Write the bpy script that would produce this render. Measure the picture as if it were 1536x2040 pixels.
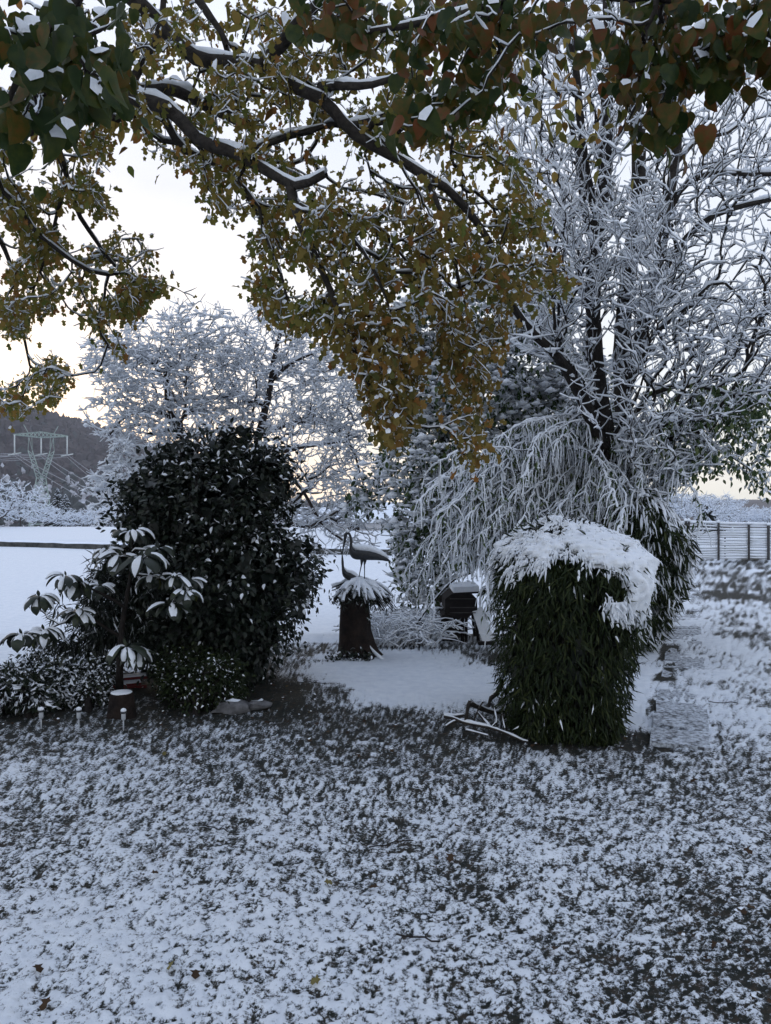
import bpy, math, random
import numpy as np

# ---------------------------------------------------------------- scene, camera, light
S = bpy.context.scene
for o in list(bpy.data.objects): bpy.data.objects.remove(o, do_unlink=True)
C = S.collection
rng = np.random.default_rng(11)
random.seed(11)
PI = math.pi
H = 2.0            # eye height above the lawn
FPX = 1536.0       # focal length in photo pixels
HOR = 1000.0       # horizon row in the photo

cam_d = bpy.data.cameras.new('camera'); cam = bpy.data.objects.new('camera', cam_d); C.objects.link(cam)
cam.location = (0, 0, H); cam.rotation_euler = (math.radians(90), 0, 0)
cam_d.sensor_fit = 'HORIZONTAL'; cam_d.sensor_width = 36; cam_d.lens = 36
cam_d.shift_y = -20/1536.0
cam_d.clip_start = 0.05; cam_d.clip_end = 6000
S.camera = cam

SUN_EL, SUN_ROT = math.radians(4.0), math.radians(-24.0)
wd = bpy.data.worlds.new("World"); S.world = wd; wd.use_nodes = True
nt = wd.node_tree; nt.nodes.clear()
out = nt.nodes.new('ShaderNodeOutputWorld'); bg = nt.nodes.new('ShaderNodeBackground')
sky = nt.nodes.new('ShaderNodeTexSky'); sky.sky_type = 'NISHITA'; sky.sun_disc = False
sky.sun_elevation = SUN_EL; sky.sun_rotation = SUN_ROT
sky.altitude = 200; sky.air_density = 1.0; sky.dust_density = 2.0; sky.ozone_density = 1.0
tc = nt.nodes.new('ShaderNodeTexCoord')
mp = nt.nodes.new('ShaderNodeMapping'); mp.inputs['Scale'].default_value = (1.2, 1.2, 3.5)
nz = nt.nodes.new('ShaderNodeTexNoise'); nz.inputs['Scale'].default_value = 1.6; nz.inputs['Detail'].default_value = 5
cr = nt.nodes.new('ShaderNodeValToRGB')
cr.color_ramp.elements[0].position = .30; cr.color_ramp.elements[0].color = (6.2, 6.7, 7.8, 1)
cr.color_ramp.elements[1].position = .70; cr.color_ramp.elements[1].color = (7.9, 8.2, 8.9, 1)
mx = nt.nodes.new('ShaderNodeMix'); mx.data_type = 'RGBA'; mx.inputs[0].default_value = 0.77
nt.links.new(tc.outputs['Generated'], mp.inputs['Vector']); nt.links.new(mp.outputs[0], nz.inputs['Vector'])
nt.links.new(nz.outputs['Fac'], cr.inputs[0])
sp = nt.nodes.new('ShaderNodeSeparateXYZ'); nt.links.new(tc.outputs['Generated'], sp.inputs[0])
hr = nt.nodes.new('ShaderNodeValToRGB'); e = hr.color_ramp.elements
e[0].position = .0; e[0].color = (1.22, 1.14, .92, 1); e[1].position = .95; e[1].color = (.76, .86, 1.03, 1)
q = e.new(.14); q.color = (1.08, 1.06, 1.0, 1); q = e.new(.40); q.color = (1.0, 1.0, 1.02, 1)
nt.links.new(sp.outputs[2], hr.inputs[0])
vm = nt.nodes.new('ShaderNodeMix'); vm.data_type = 'RGBA'; vm.blend_type = 'MULTIPLY'; vm.inputs[0].default_value = 1
nt.links.new(cr.outputs[0], vm.inputs[6]); nt.links.new(hr.outputs[0], vm.inputs[7])
nt.links.new(sky.outputs[0], mx.inputs[6]); nt.links.new(vm.outputs[2], mx.inputs[7])   # thin cloud veil over the clear sky
nt.links.new(mx.outputs[2], bg.inputs[0]); bg.inputs[1].default_value = 0.12
nt.links.new(bg.outputs[0], out.inputs[0])

sd = bpy.data.lights.new('sun', 'SUN'); sd.energy = 0.5; sd.angle = math.radians(12); sd.color = (1, .87, .7)
sun = bpy.data.objects.new('sun', sd); C.objects.link(sun)
# light travels from the sun (ahead, left, low) towards the camera
sun.rotation_euler = (math.radians(90)-SUN_EL, 0, math.radians(180)-SUN_ROT)
S.view_settings.view_transform = 'Standard'; S.view_settings.look = 'None'
S.view_settings.exposure = 0.42; S.view_settings.gamma = 1.0
S.render.engine = 'CYCLES'
S.cycles.max_bounces = 5; S.cycles.diffuse_bounces = 3; S.cycles.glossy_bounces = 2
S.cycles.transmission_bounces = 3; S.cycles.volume_bounces = 0; S.cycles.transparent_max_bounces = 4

# ---------------------------------------------------------------- helpers
def W(px, py, d):
    """point of the place seen at photo pixel px, py and d metres ahead"""
    return np.array([(px-768)/FPX*d, d, H-(py-HOR)/FPX*d])
def WA(px, py, d):
    px, py, d = np.broadcast_arrays(np.asarray(px, float), np.asarray(py, float), np.asarray(d, float))
    return np.stack([(px-768)/FPX*d, d, H-(py-HOR)/FPX*d], -1)
def G(px, py, z=0.0):
    d = (H-z)*FPX/(py-HOR); return np.array([(px-768)/FPX*d, d, z])

def tag(o, label=None, cat=None, group=None, kind=None):
    if label: o['label'] = label
    if cat: o['category'] = cat
    if group: o['group'] = group
    if kind: o['kind'] = kind
    return o
def link(name, me, parent=None):
    o = bpy.data.objects.new(name, me); C.objects.link(o)
    if parent is not None: o.parent = parent
    return o
def thing(name, label, cat, loc=(0, 0, 0), group=None, rz=0):
    o = bpy.data.objects.new(name, None); C.objects.link(o); o.empty_display_size = .1
    o.location = tuple(float(v) for v in loc); o.rotation_euler[2] = rz
    return tag(o, label, cat, group)

class MB:
    """collects vertices and faces with numpy, then builds one mesh"""
    def __init__(s): s.V = []; s.G = []; s.T = []; s.n = 0
    def add(s, V, F, mat=0, tint=None, smooth=True):
        V = np.asarray(V, np.float32).reshape(-1, 3)
        s.V.append(V)
        if not isinstance(F, (list, tuple)): F = [F]
        for f in F: s.G.append((np.asarray(f, np.int64)+s.n, mat, smooth))
        t = np.zeros(len(V), np.float32) if tint is None else np.broadcast_to(np.asarray(tint, np.float32), (len(V),))
        s.T.append(t); s.n += len(V)
    def mesh(s, name, mats, off=None):
        me = bpy.data.meshes.new(name)
        V = np.concatenate(s.V) if s.V else np.zeros((0, 3), np.float32)
        if off is not None: V = V-np.asarray(off, np.float32)
        me.vertices.add(len(V)); me.vertices.foreach_set('co', V.astype(np.float32).ravel())
        g = [q for q in s.G if len(q[0])]
        tot = np.concatenate([np.full(len(f), f.shape[1], np.int64) for f, _, _ in g])
        me.loops.add(int(tot.sum())); me.polygons.add(len(tot))
        me.loops.foreach_set('vertex_index', np.concatenate([f.ravel() for f, _, _ in g]).astype(np.int32))
        me.polygons.foreach_set('loop_start', np.concatenate([[0], np.cumsum(tot)[:-1]]).astype(np.int32))
        me.polygons.foreach_set('material_index', np.concatenate([np.full(len(f), m) for f, m, _ in g]).astype(np.int32))
        me.polygons.foreach_set('use_smooth', np.concatenate([np.full(len(f), sm) for f, _, sm in g]).astype(bool))
        me.update(calc_edges=True)
        a = me.attributes.new('tint', 'FLOAT', 'POINT'); a.data.foreach_set('value', np.concatenate(s.T))
        for m in mats: me.materials.append(m)
        return me
    def build(s, name, mats, parent=None, kind=None):
        if not isinstance(mats, (list, tuple)): mats = [mats]
        off = None
        if parent is not None: off = np.array(parent.matrix_basis.translation if False else parent.location)
        o = link(name, s.mesh(name, mats, off), parent)
        if kind: o['kind'] = kind
        return o

def unit(v): return v/np.maximum(np.linalg.norm(v, axis=-1, keepdims=True), 1e-9)
def tubes(P, R, k=4, cap=False):
    """P (M,n,3) centre lines, R (M,n) radii"""
    P = np.asarray(P, float); R = np.asarray(R, float)
    if P.ndim == 2: P = P[None]; R = R[None]
    M, n, _ = P.shape
    T = unit(np.gradient(P, axis=1))
    D = unit(P[:, -1]-P[:, 0])
    ref = np.where((np.abs(D[:, 2]) > .8)[:, None], np.array([1., .1, 0]), np.array([.05, .1, 1.]))
    U = unit(np.cross(T, ref[:, None, :])); Vv = np.cross(U, T)
    a = np.arange(k)*2*PI/k
    V = P[:, :, None]+R[:, :, None, None]*(np.cos(a)[None, None, :, None]*U[:, :, None]+np.sin(a)[None, None, :, None]*Vv[:, :, None])
    idx = np.arange(M*n*k).reshape(M, n, k)
    A = idx[:, :-1]; B = idx[:, 1:]
    F = np.stack([A, np.roll(A, -1, 2), np.roll(B, -1, 2), B], -1).reshape(-1, 4)
    out = [F]
    if cap: out += [idx[:, 0, ::-1].reshape(-1, k), idx[:, -1].reshape(-1, k)]
    return V.reshape(-1, 3), out
def box(c, s, rz=0, tilt=0):
    x, y, z = np.array(s)/2.
    V = np.array([[i*x, j*y, k*z] for i in (-1, 1) for j in (-1, 1) for k in (-1, 1)])
    if tilt: V = V@np.array([[math.cos(tilt), 0, -math.sin(tilt)], [0, 1, 0], [math.sin(tilt), 0, math.cos(tilt)]])
    if rz: V = V@np.array([[math.cos(rz), math.sin(rz), 0], [-math.sin(rz), math.cos(rz), 0], [0, 0, 1]])
    return V+np.array(c), np.array([[0, 1, 3, 2], [4, 6, 7, 5], [0, 4, 5, 1], [2, 3, 7, 6], [0, 2, 6, 4], [1, 5, 7, 3]])
def resample(pts, step):
    pts = np.asarray(pts, float)
    # Catmull-Rom through the points, then even spacing
    P = np.vstack([2*pts[0]-pts[1], pts, 2*pts[-1]-pts[-2]])
    o = []
    for i in range(1, len(P)-2):
        t = np.linspace(0, 1, 12, endpoint=False)[:, None]
        a, b, c, d = P[i-1], P[i], P[i+1], P[i+2]
        o.append(.5*((2*b)+(-a+c)*t+(2*a-5*b+4*c-d)*t*t+(-a+3*b-3*c+d)*t**3))
    o = np.vstack(o+[P[-2][None]])
    L = np.concatenate([[0], np.cumsum(np.linalg.norm(np.diff(o[:, :3], axis=0), axis=1))])
    m = max(3, int(L[-1]/step)+1)
    s = np.linspace(0, L[-1], m)
    return np.stack([np.interp(s, L, o[:, j]) for j in range(o.shape[1])], 1)

# value noise on arrays
_lat = rng.random((64, 64, 64)).astype(np.float32)
def vnoise(x, y, z=0.0):
    x = np.asarray(x, float); y = np.asarray(y, float); z = np.broadcast_to(np.asarray(z, float), x.shape)
    xi = np.floor(x).astype(int); yi = np.floor(y).astype(int); zi = np.floor(z).astype(int)
    fx = x-xi; fy = y-yi; fz = z-zi
    fx = fx*fx*(3-2*fx); fy = fy*fy*(3-2*fy); fz = fz*fz*(3-2*fz)
    r = 0
    for i in (0, 1):
        for j in (0, 1):
            for k in (0, 1):
                r = r+_lat[(xi+i) & 63, (yi+j) & 63, (zi+k) & 63]*(fx if i else 1-fx)*(fy if j else 1-fy)*(fz if k else 1-fz)
    return r
def fbm(x, y, z=0.0, o=4):
    r = 0; a = .5; s = 0
    for i in range(o):
        r = r+a*vnoise(x*2**i+17.3*i, y*2**i+5.1*i, np.asarray(z)*2**i); s += a; a *= .55
    return r/s
def sstep(a, b, x):
    t = np.clip((x-a)/(b-a), 0, 1); return t*t*(3-2*t)

def in_poly(px, py, poly):
    poly = np.asarray(poly, float); c = np.zeros(len(px), bool); j = len(poly)-1
    for i in range(len(poly)):
        xi, yi = poly[i]; xj, yj = poly[j]
        k = ((yi > py) != (yj > py)) & (px < (xj-xi)*(py-yi)/(yj-yi+1e-9)+xi)
        c ^= k; j = i
    return c
def region(poly, n, d0, d1, clump=0.0, cs=60.):
    """n points in the volume seen through an outline between two distances, optionally clumped"""
    poly = np.asarray(poly, float); lo = poly.min(0); hi = poly.max(0); o = []; got = 0
    while got < n:
        q = lo+(hi-lo)*rng.random((n*3, 2)); q = q[in_poly(q[:, 0], q[:, 1], poly)]
        if clump: q = q[fbm(q[:, 0]/cs, q[:, 1]/cs, 3.3, 3) > clump*(.5+.25*rng.random(len(q)))+.2*clump]
        o.append(q); got += len(q)
    q = np.vstack(o)[:n]
    d = d0+(d1-d0)*rng.random(n)
    return WA(q[:, 0], q[:, 1], d)
def blobs(bl, n, shell=.5):
    """points in ellipsoids (px, py, dist, rx px, ry px, depth radius m), biased to the outside"""
    bl = np.asarray(bl, float); w = bl[:, 3]*bl[:, 4]*bl[:, 5]**.5; k = rng.choice(len(bl), n, p=w/w.sum()); b = bl[k]
    v = unit(rng.normal(size=(n, 3))); r = rng.random(n)**(1/3.)
    r = shell+(1-shell)*r if shell else r
    c = WA(b[:, 0], b[:, 1], b[:, 2]); s = np.stack([b[:, 3]/FPX*b[:, 2], b[:, 5], b[:, 4]/FPX*b[:, 2]], 1)
    return c+v*s*r[:, None], v

# ---------------------------------------------------------------- materials
def mat(name):
    m = bpy.data.materials.new(name); m.use_nodes = True; n = m.node_tree; n.nodes.clear()
    o = n.nodes.new('ShaderNodeOutputMaterial'); b = n.nodes.new('ShaderNodeBsdfPrincipled')
    n.links.new(b.outputs[0], o.inputs[0]); return m, n, b, o
def ramp(n, stops, interp='LINEAR'):
    r = n.nodes.new('ShaderNodeValToRGB'); r.color_ramp.interpolation = interp
    e = r.color_ramp.elements
    while len(e) < len(stops): e.new(.5)
    for i, (p, c) in enumerate(stops): e[i].position = p; e[i].color = (*c, 1)
    return r
def noise_n(n, scale, detail=4, rough=.6, coord=None):
    t = n.nodes.new('ShaderNodeTexNoise'); t.inputs['Scale'].default_value = scale
    t.inputs['Detail'].default_value = detail; t.inputs['Roughness'].default_value = rough
    if coord is None:
        c = n.nodes.new('ShaderNodeNewGeometry'); coord = c.outputs['Position']
    n.links.new(coord, t.inputs['Vector']); return t
def simple(name, stops, scale=20, rough=.8, bump=.3, bscale=60, spec=.3, bdist=.01):
    m, n, b, o = mat(name)
    t = noise_n(n, scale); r = ramp(n, stops); n.links.new(t.outputs['Fac'], r.inputs[0]); n.links.new(r.outputs[0], b.inputs['Base Color'])
    b.inputs['Roughness'].default_value = rough; b.inputs['Specular IOR Level'].default_value = spec
    if bump:
        t2 = noise_n(n, bscale); bp = n.nodes.new('ShaderNodeBump'); bp.inputs['Strength'].default_value = bump; bp.inputs['Distance'].default_value = bdist
        n.links.new(t2.outputs['Fac'], bp.inputs['Height']); n.links.new(bp.outputs[0], b.inputs['Normal'])
    return m
def leafmat(name, stops, rough=.5, trans=.25, spec=.3, var=.35):
    m, n, b, o = mat(name)
    a = n.nodes.new('ShaderNodeAttribute'); a.attribute_name = 'tint'
    t = noise_n(n, 35, 3)
    ad = n.nodes.new('ShaderNodeMath'); ad.operation = 'MULTIPLY_ADD'; ad.inputs[1].default_value = var; ad.inputs[2].default_value = -var/2
    n.links.new(t.outputs['Fac'], ad.inputs[0]); s = n.nodes.new('ShaderNodeMath'); s.operation = 'ADD'
    n.links.new(a.outputs['Fac'], s.inputs[0]); n.links.new(ad.outputs[0], s.inputs[1])
    r = ramp(n, stops); n.links.new(s.outputs[0], r.inputs[0]); n.links.new(r.outputs[0], b.inputs['Base Color'])
    b.inputs['Roughness'].default_value = rough; b.inputs['Specular IOR Level'].default_value = spec
    tr = n.nodes.new('ShaderNodeBsdfTranslucent'); n.links.new(r.outputs[0], tr.inputs[0])
    ms = n.nodes.new('ShaderNodeMixShader'); ms.inputs[0].default_value = trans
    n.links.new(b.outputs[0], ms.inputs[1]); n.links.new(tr.outputs[0], ms.inputs[2]); n.links.new(ms.outputs[0], o.inputs[0])
    return m
M = {}
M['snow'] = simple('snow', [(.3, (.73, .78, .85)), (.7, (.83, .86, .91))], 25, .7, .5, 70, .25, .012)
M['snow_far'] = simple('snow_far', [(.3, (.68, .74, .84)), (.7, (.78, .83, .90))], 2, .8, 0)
M['bark'] = simple('bark', [(.3, (.016, .014, .013)), (.7, (.05, .043, .037))], 18, .9, .8, 45, .2, .02)
M['bark_dark'] = simple('bark_dark', [(.3, (.010, .009, .009)), (.7, (.03, .025, .022))], 18, .9, .8, 45, .2, .02)
M['twig'] = simple('twig', [(.3, (.02, .016, .015)), (.7, (.05, .038, .032))], 30, .9, 0)
M['leaf_oak'] = leafmat('leaf_oak', [(.0, (.10, .125, .03)), (.4, (.20, .175, .045)), (.75, (.25, .17, .045)), (1, (.24, .11, .035))], .7, .5, .2)
M['leaf_gold'] = leafmat('leaf_gold', [(.0, (.10, .10, .03)), (.5, (.22, .16, .045)), (1, (.28, .13, .035))], .7, .5, .2)
M['leaf_near'] = leafmat('leaf_near', [(.0, (.016, .034, .008)), (.45, (.045, .060, .010)), (.75, (.10, .062, .012)), (1, (.14, .045, .012))], .5, .4, .25, 1.3)
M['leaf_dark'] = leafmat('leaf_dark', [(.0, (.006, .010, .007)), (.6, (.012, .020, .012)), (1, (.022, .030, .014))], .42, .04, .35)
M['leaf_rhodo'] = leafmat('leaf_rhodo', [(.0, (.014, .020, .016)), (.7, (.03, .04, .025)), (1, (.12, .13, .03))], .45, .08, .35, .8)
M['leaf_green'] = leafmat('leaf_green', [(.0, (.03, .055, .024)), (.6, (.065, .10, .038)), (1, (.11, .14, .055))], .6, .15, .2)
M['leaf_bamboo'] = leafmat('leaf_bamboo', [(.0, (.010, .018, .007)), (.6, (.022, .035, .011)), (1, (.05, .06, .018))], .55, .15, .2)
M['culm'] = simple('culm', [(.3, (.03, .04, .015)), (.7, (.08, .07, .03))], 15, .6, 0)
M['wood_dark'] = simple('wood_dark', [(.3, (.008, .007, .008)), (.7, (.02, .016, .015))], 14, .85, .5, 40)
M['stump_bark'] = simple('stump_bark', [(.3, (.010, .008, .008)), (.7, (.032, .022, .018))], 9, .95, 1.0, 22, .2, .03)
M['bronze'] = simple('bronze', [(.3, (.012, .014, .018)), (.7, (.03, .032, .036))], 30, .55, .3, 60, .5)
M['red_paint'] = simple('red_paint', [(.3, (.10, .012, .014)), (.7, (.16, .02, .02))], 20, .6, .1)
M['stone'] = simple('stone', [(.3, (.07, .07, .075)), (.7, (.2, .2, .21))], 12, .9, .6, 30)
M['plastic'] = simple('plastic', [(.3, (.35, .38, .42)), (.7, (.5, .52, .55))], 20, .4, 0)
M['steel'] = simple('steel', [(.3, (.24, .31, .28)), (.7, (.38, .45, .42))], 1, .6, 0)
M['cable'] = simple('cable', [(.3, (.32, .33, .36)), (.7, (.42, .43, .46))], 1, .6, 0)
M['insulator'] = simple('insulator', [(.3, (.4, .45, .45)), (.7, (.6, .62, .62))], 1, .5, 0)
M['fence_wood'] = simple('fence_wood', [(.3, (.035, .035, .04)), (.7, (.09, .085, .085))], 8, .9, .2, 20)
M['wall'] = simple('wall', [(.3, (.02, .022, .022)), (.7, (.10, .10, .095))], 2.2, .9, .4, 6, .2, .05)
M['house'] = simple('house', [(.3, (.42, .42, .44)), (.7, (.5, .5, .52))], 3, .9, 0)
M['litter_leaf'] = leafmat('litter_leaf', [(.0, (.035, .02, .012)), (.5, (.06, .035, .018)), (1, (.16, .14, .05))], .8, .1, .2)
M['grass'] = leafmat('grass', [(.0, (.006, .009, .006)), (.6, (.014, .018, .010)), (1, (.035, .03, .016))], .7, .1, .2)
M['hill_tree'] = leafmat('hill_tree', [(.0, (.034, .026, .030)), (.33, (.066, .052, .052)), (.55, (.03, .045, .045)), (.62, (.22, .22, .25)), (1, (.6, .62, .68))], .9, 0, .1)

M['hill_floor'] = simple('hill_floor', [(.35, (.036, .029, .030)), (.55, (.07, .058, .056)), (.72, (.16, .15, .18))], .08, .95, 0)

def ground_mat():
    m, n, b, o = mat('snowy_ground')
    a = n.nodes.new('ShaderNodeAttribute'); a.attribute_name = 'tint'
    t1 = noise_n(n, 58, 6, .74)
    ma = n.nodes.new('ShaderNodeMath'); ma.operation = 'MULTIPLY_ADD'; ma.inputs[1].default_value = 1.5; ma.inputs[2].default_value = -.75
    n.links.new(t1.outputs['Fac'], ma.inputs[0])
    ad = n.nodes.new('ShaderNodeMath'); ad.operation = 'ADD'; n.links.new(a.outputs['Fac'], ad.inputs[0]); n.links.new(ma.outputs[0], ad.inputs[1])
    mr = n.nodes.new('ShaderNodeMapRange'); mr.inputs[1].default_value = .37; mr.inputs[2].default_value = .57
    n.links.new(ad.outputs[0], mr.inputs[0])
    dk = ramp(n, [(.3, (.007, .010, .011)), (.5, (.017, .019, .015)), (.72, (.05, .036, .026))]); t2 = noise_n(n, 22, 4); n.links.new(t2.outputs['Fac'], dk.inputs[0])
    sn = ramp(n, [(.3, (.62, .67, .74)), (.7, (.74, .78, .83))]); t3 = noise_n(n, 9, 4); n.links.new(t3.outputs['Fac'], sn.inputs[0])
    mi = n.nodes.new('ShaderNodeMix'); mi.data_type = 'RGBA'
    n.links.new(mr.outputs[0], mi.inputs[0]); n.links.new(dk.outputs[0], mi.inputs[6]); n.links.new(sn.outputs[0], mi.inputs[7])
    n.links.new(mi.outputs[2], b.inputs['Base Color']); b.inputs['Roughness'].default_value = .8; b.inputs['Specular IOR Level'].default_value = .2
    bp = n.nodes.new('ShaderNodeBump'); bp.inputs['Strength'].default_value = .7; bp.inputs['Distance'].default_value = .008
    n.links.new(ad.outputs[0], bp.inputs['Height']); n.links.new(bp.outputs[0], b.inputs['Normal'])
    return m
M['ground'] = ground_mat()

# ---------------------------------------------------------------- ground
def gz(x, y):
    """large shape of the land"""
    left = 1-sstep(1.2, 5.0, x-.12*(y-10))
    z = -.5*sstep(11.3, 14.5, y)*left
    z = z+.28*sstep(43, 44.5, y+.01*x)*left
    z = z-6.5*sstep(62, 190, y)
    z = z-.35*sstep(30, 60, y)*(1-left)
    # hillside on the left
    hill = sstep(300, 760, y-.25*x)*(93-.10*np.clip(x+370, 0, 900)-.42*np.clip(x+315, 0, 150))
    hill = hill*(1-.85*sstep(-60, 260, x-.1*y))
    z = z+np.maximum(hill, 0)
    z = z+12*sstep(500, 1000, y)*sstep(-50, 300, x)
    return z
def ell(x, y, c, rx, ry, rot=0.):
    dx = x-c[0]; dy = y-c[1]; ca, sa = math.cos(rot), math.sin(rot)
    u = (dx*ca+dy*sa)/rx; v = (-dx*sa+dy*ca)/ry
    return 1-sstep(.35, 1.35, np.sqrt(u*u+v*v)+1.0*(fbm(x*1.6, y*1.6, 7., 4)-.5))
PATH0 = G(1353, 1490); PATH1 = G(1367, 1219)
PDIR = (PATH1-PATH0)[:2]; PDIR = PDIR/np.linalg.norm(PDIR)
def path_uv(x, y):
    dx = x-PATH0[0]; dy = y-PATH0[1]
    return dx*PDIR[1]-dy*PDIR[0], dx*PDIR[0]+dy*PDIR[1]      # sideways (right +), along
def cover(x, y):
    c = .475+.17*(fbm(x*.9, y*.9, 1.5, 4)-.5)*2-.09*sstep(4.8, 6.6, y)-.05*sstep(.3, 2., x)*sstep(5, 3, y)
    c = c+.10*sstep(.2, -1.3, x)*sstep(5.5, 3, y)             # fuller snow in the left foreground
    c = np.where(y > 11, np.maximum(c, .8), c)
    u, v = path_uv(x, y)
    right = sstep(-.9, -.5, u)*sstep(-.2, .5, v)
    pat = .33+1.25*(fbm(x*1.1, y*1.3, 4.4, 4)-.40)
    c = c*(1-right)+right*np.clip(pat+.10, .22, .90)
    slabs = sstep(-.34, -.26, u)*sstep(.32, .24, u)*sstep(-.1, 0, v); c = c*(1-slabs)+slabs*(.22+.85*fbm(x*2.0, y*3.0, 8., 4)); edge_ = sstep(-.42, -.30, u)*sstep(-.02, -.16, u)*sstep(-.1, .1, v)*sstep(11, 6, v); c = c-edge_*.75*sstep(.40, .58, fbm(x*2.4, y*2.4, 3., 3)); c = c-.13*sstep(6, 12, v)*sstep(-.5, .2, u)*sstep(3.6, 2., u)
    strip = sstep(-1.0, -.75, u)*sstep(-.22, -.38, u)*sstep(0, .6, v)
    c = np.maximum(c, strip*.88)
    far = sstep(11.5, 13.5, y)*(1-right); c = np.maximum(c, far*1.1)
    c = np.maximum(c, ell(x, y, G(780, 1352), 1.7, 2.0)*.93)
    c = np.maximum(c, ell(x, y, G(140, 1290, -.1), 3.0, 2.6)*1.05)
    def bare(cc, rx, ry, lo, rot=0.):
        e = ell(x, y, cc, rx, ry, rot); return lambda c: c*(1-e)+lo*e
    for f in (bare(G(640, 1432), 1.5, .6, .30), bare(G(330, 1425), 1.5, .55, .27), bare(G(470, 1380), 1.3, .9, .12), bare(G(60, 1430), 1.1, .5, .25),
              bare(G(1150, 1470), .95, .42, .12), bare(G(930, 1450), 1.0, .45, .30), bare(G(1262, 1475), .3, .25, .18),
              bare(G(930, 1262), 1.2, .9, .30), bare(G(1330, 1130), 1.8, 2.4, .42), bare(G(1530, 1160), 1.2, 3.0, .40), bare(G(1225, 1300), .35, 2.2, .30, -.35)):
        c = f(c)
    return c

def build_ground():
    inv = np.linspace(1/1.7, 1/17., 310); ya = 1/inv
    yb = np.exp(np.linspace(math.log(17.), math.log(1050.), 120))[1:]
    y = np.concatenate([[-40, -15, -5, -1, .6, 1.2], ya, yb]); ny = len(y)
    u = np.linspace(-1, 1, 500); u = .62*u+.38*u**3
    e = np.array([1.08, 1.25, 1.45, 1.7, 2.0, 2.3])
    w = .66*np.maximum(y, 1.6)+.6
    X = np.concatenate([-e[::-1], u, e])[None]*w[:, None]; X = X+np.sign(X)*np.clip(np.abs(np.linspace(-1, 1, X.shape[1]))-.985, 0, 1)[None]*6000*(y[:, None] < 300); Y = np.repeat(y[:, None], X.shape[1], 1)
    Z = gz(X, Y)
    n = len(ya)+6+14
    x, yy = X[:n], Y[:n]
    c = cover(x, yy)
    near = 1-sstep(9, 22, yy)
    big = fbm(x*1.1, yy*1.1, 0., 3)-.5
    n1 = fbm(x*10, yy*10, 1., 3); n2 = fbm(x*27, yy*27, 2., 3); n3 = vnoise(x*62, yy*62, 5.)
    lump = .20*n1+.40*n2+.40*n3
    mask = sstep(.40, .60, c+(lump-.5)*1.9)
    tuft = (1-sstep(.75, 1.0, c))                                # smooth where snow lies deep
    Z[:n] += .10*big*near+(.016*(n1-.5)*(.25+.75*tuft)+.014*(n2-.5)*(.12+.88*tuft)+.006*(n3-.5)*tuft+.030*(n1-.5)*sstep(-.3, -1.6, x)*sstep(4.2, 3, yy))*near+.006*mask*near
    tint = np.full(Z.shape, 1.2); tint[:n] = c+(lump-.5)*1.15*(1-.8*sstep(.8, 1.05, c))+.35*sstep(.85, 1.05, c)
    # splits: lawn, field, hillside
    r1 = 6+int(np.searchsorted(ya, 13.)); r2 = 6+len(ya)+int(np.searchsorted(yb, 230.))
    cols = X.shape[1]
    for name, a, b in (('lawn', 0, r1), ('snowy_field', r1, r2), ('hillside', r2, ny-1)):
        x, yy, z = X[a:b+1], Y[a:b+1], Z[a:b+1]
        idx = np.arange(x.size).reshape(x.shape)
        F = np.stack([idx[:-1, :-1], idx[:-1, 1:], idx[1:, 1:], idx[1:, :-1]], -1).reshape(-1, 4)
        m = MB(); m.add(np.stack([x, yy, z], -1).reshape(-1, 3), F, 0, tint[a:b+1].ravel())
        o = m.build(name, M['ground'] if name != 'hillside' else M['hill_floor']); o['kind'] = 'structure'
build_ground()
def zg(x, y):
    """height of the finished ground near the camera (without the small lumps)"""
    x = np.asarray(x, float); y = np.asarray(y, float)
    return gz(x, y)+.10*(fbm(x*1.1, y*1.1, 0., 3)-.5)*(1-sstep(9, 22, y))
def on_ground(px, py):
    p = G(px, py, 0.); 
    for _ in range(4): p = G(px, py, float(zg(p[0], p[1])))
    return p

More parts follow.
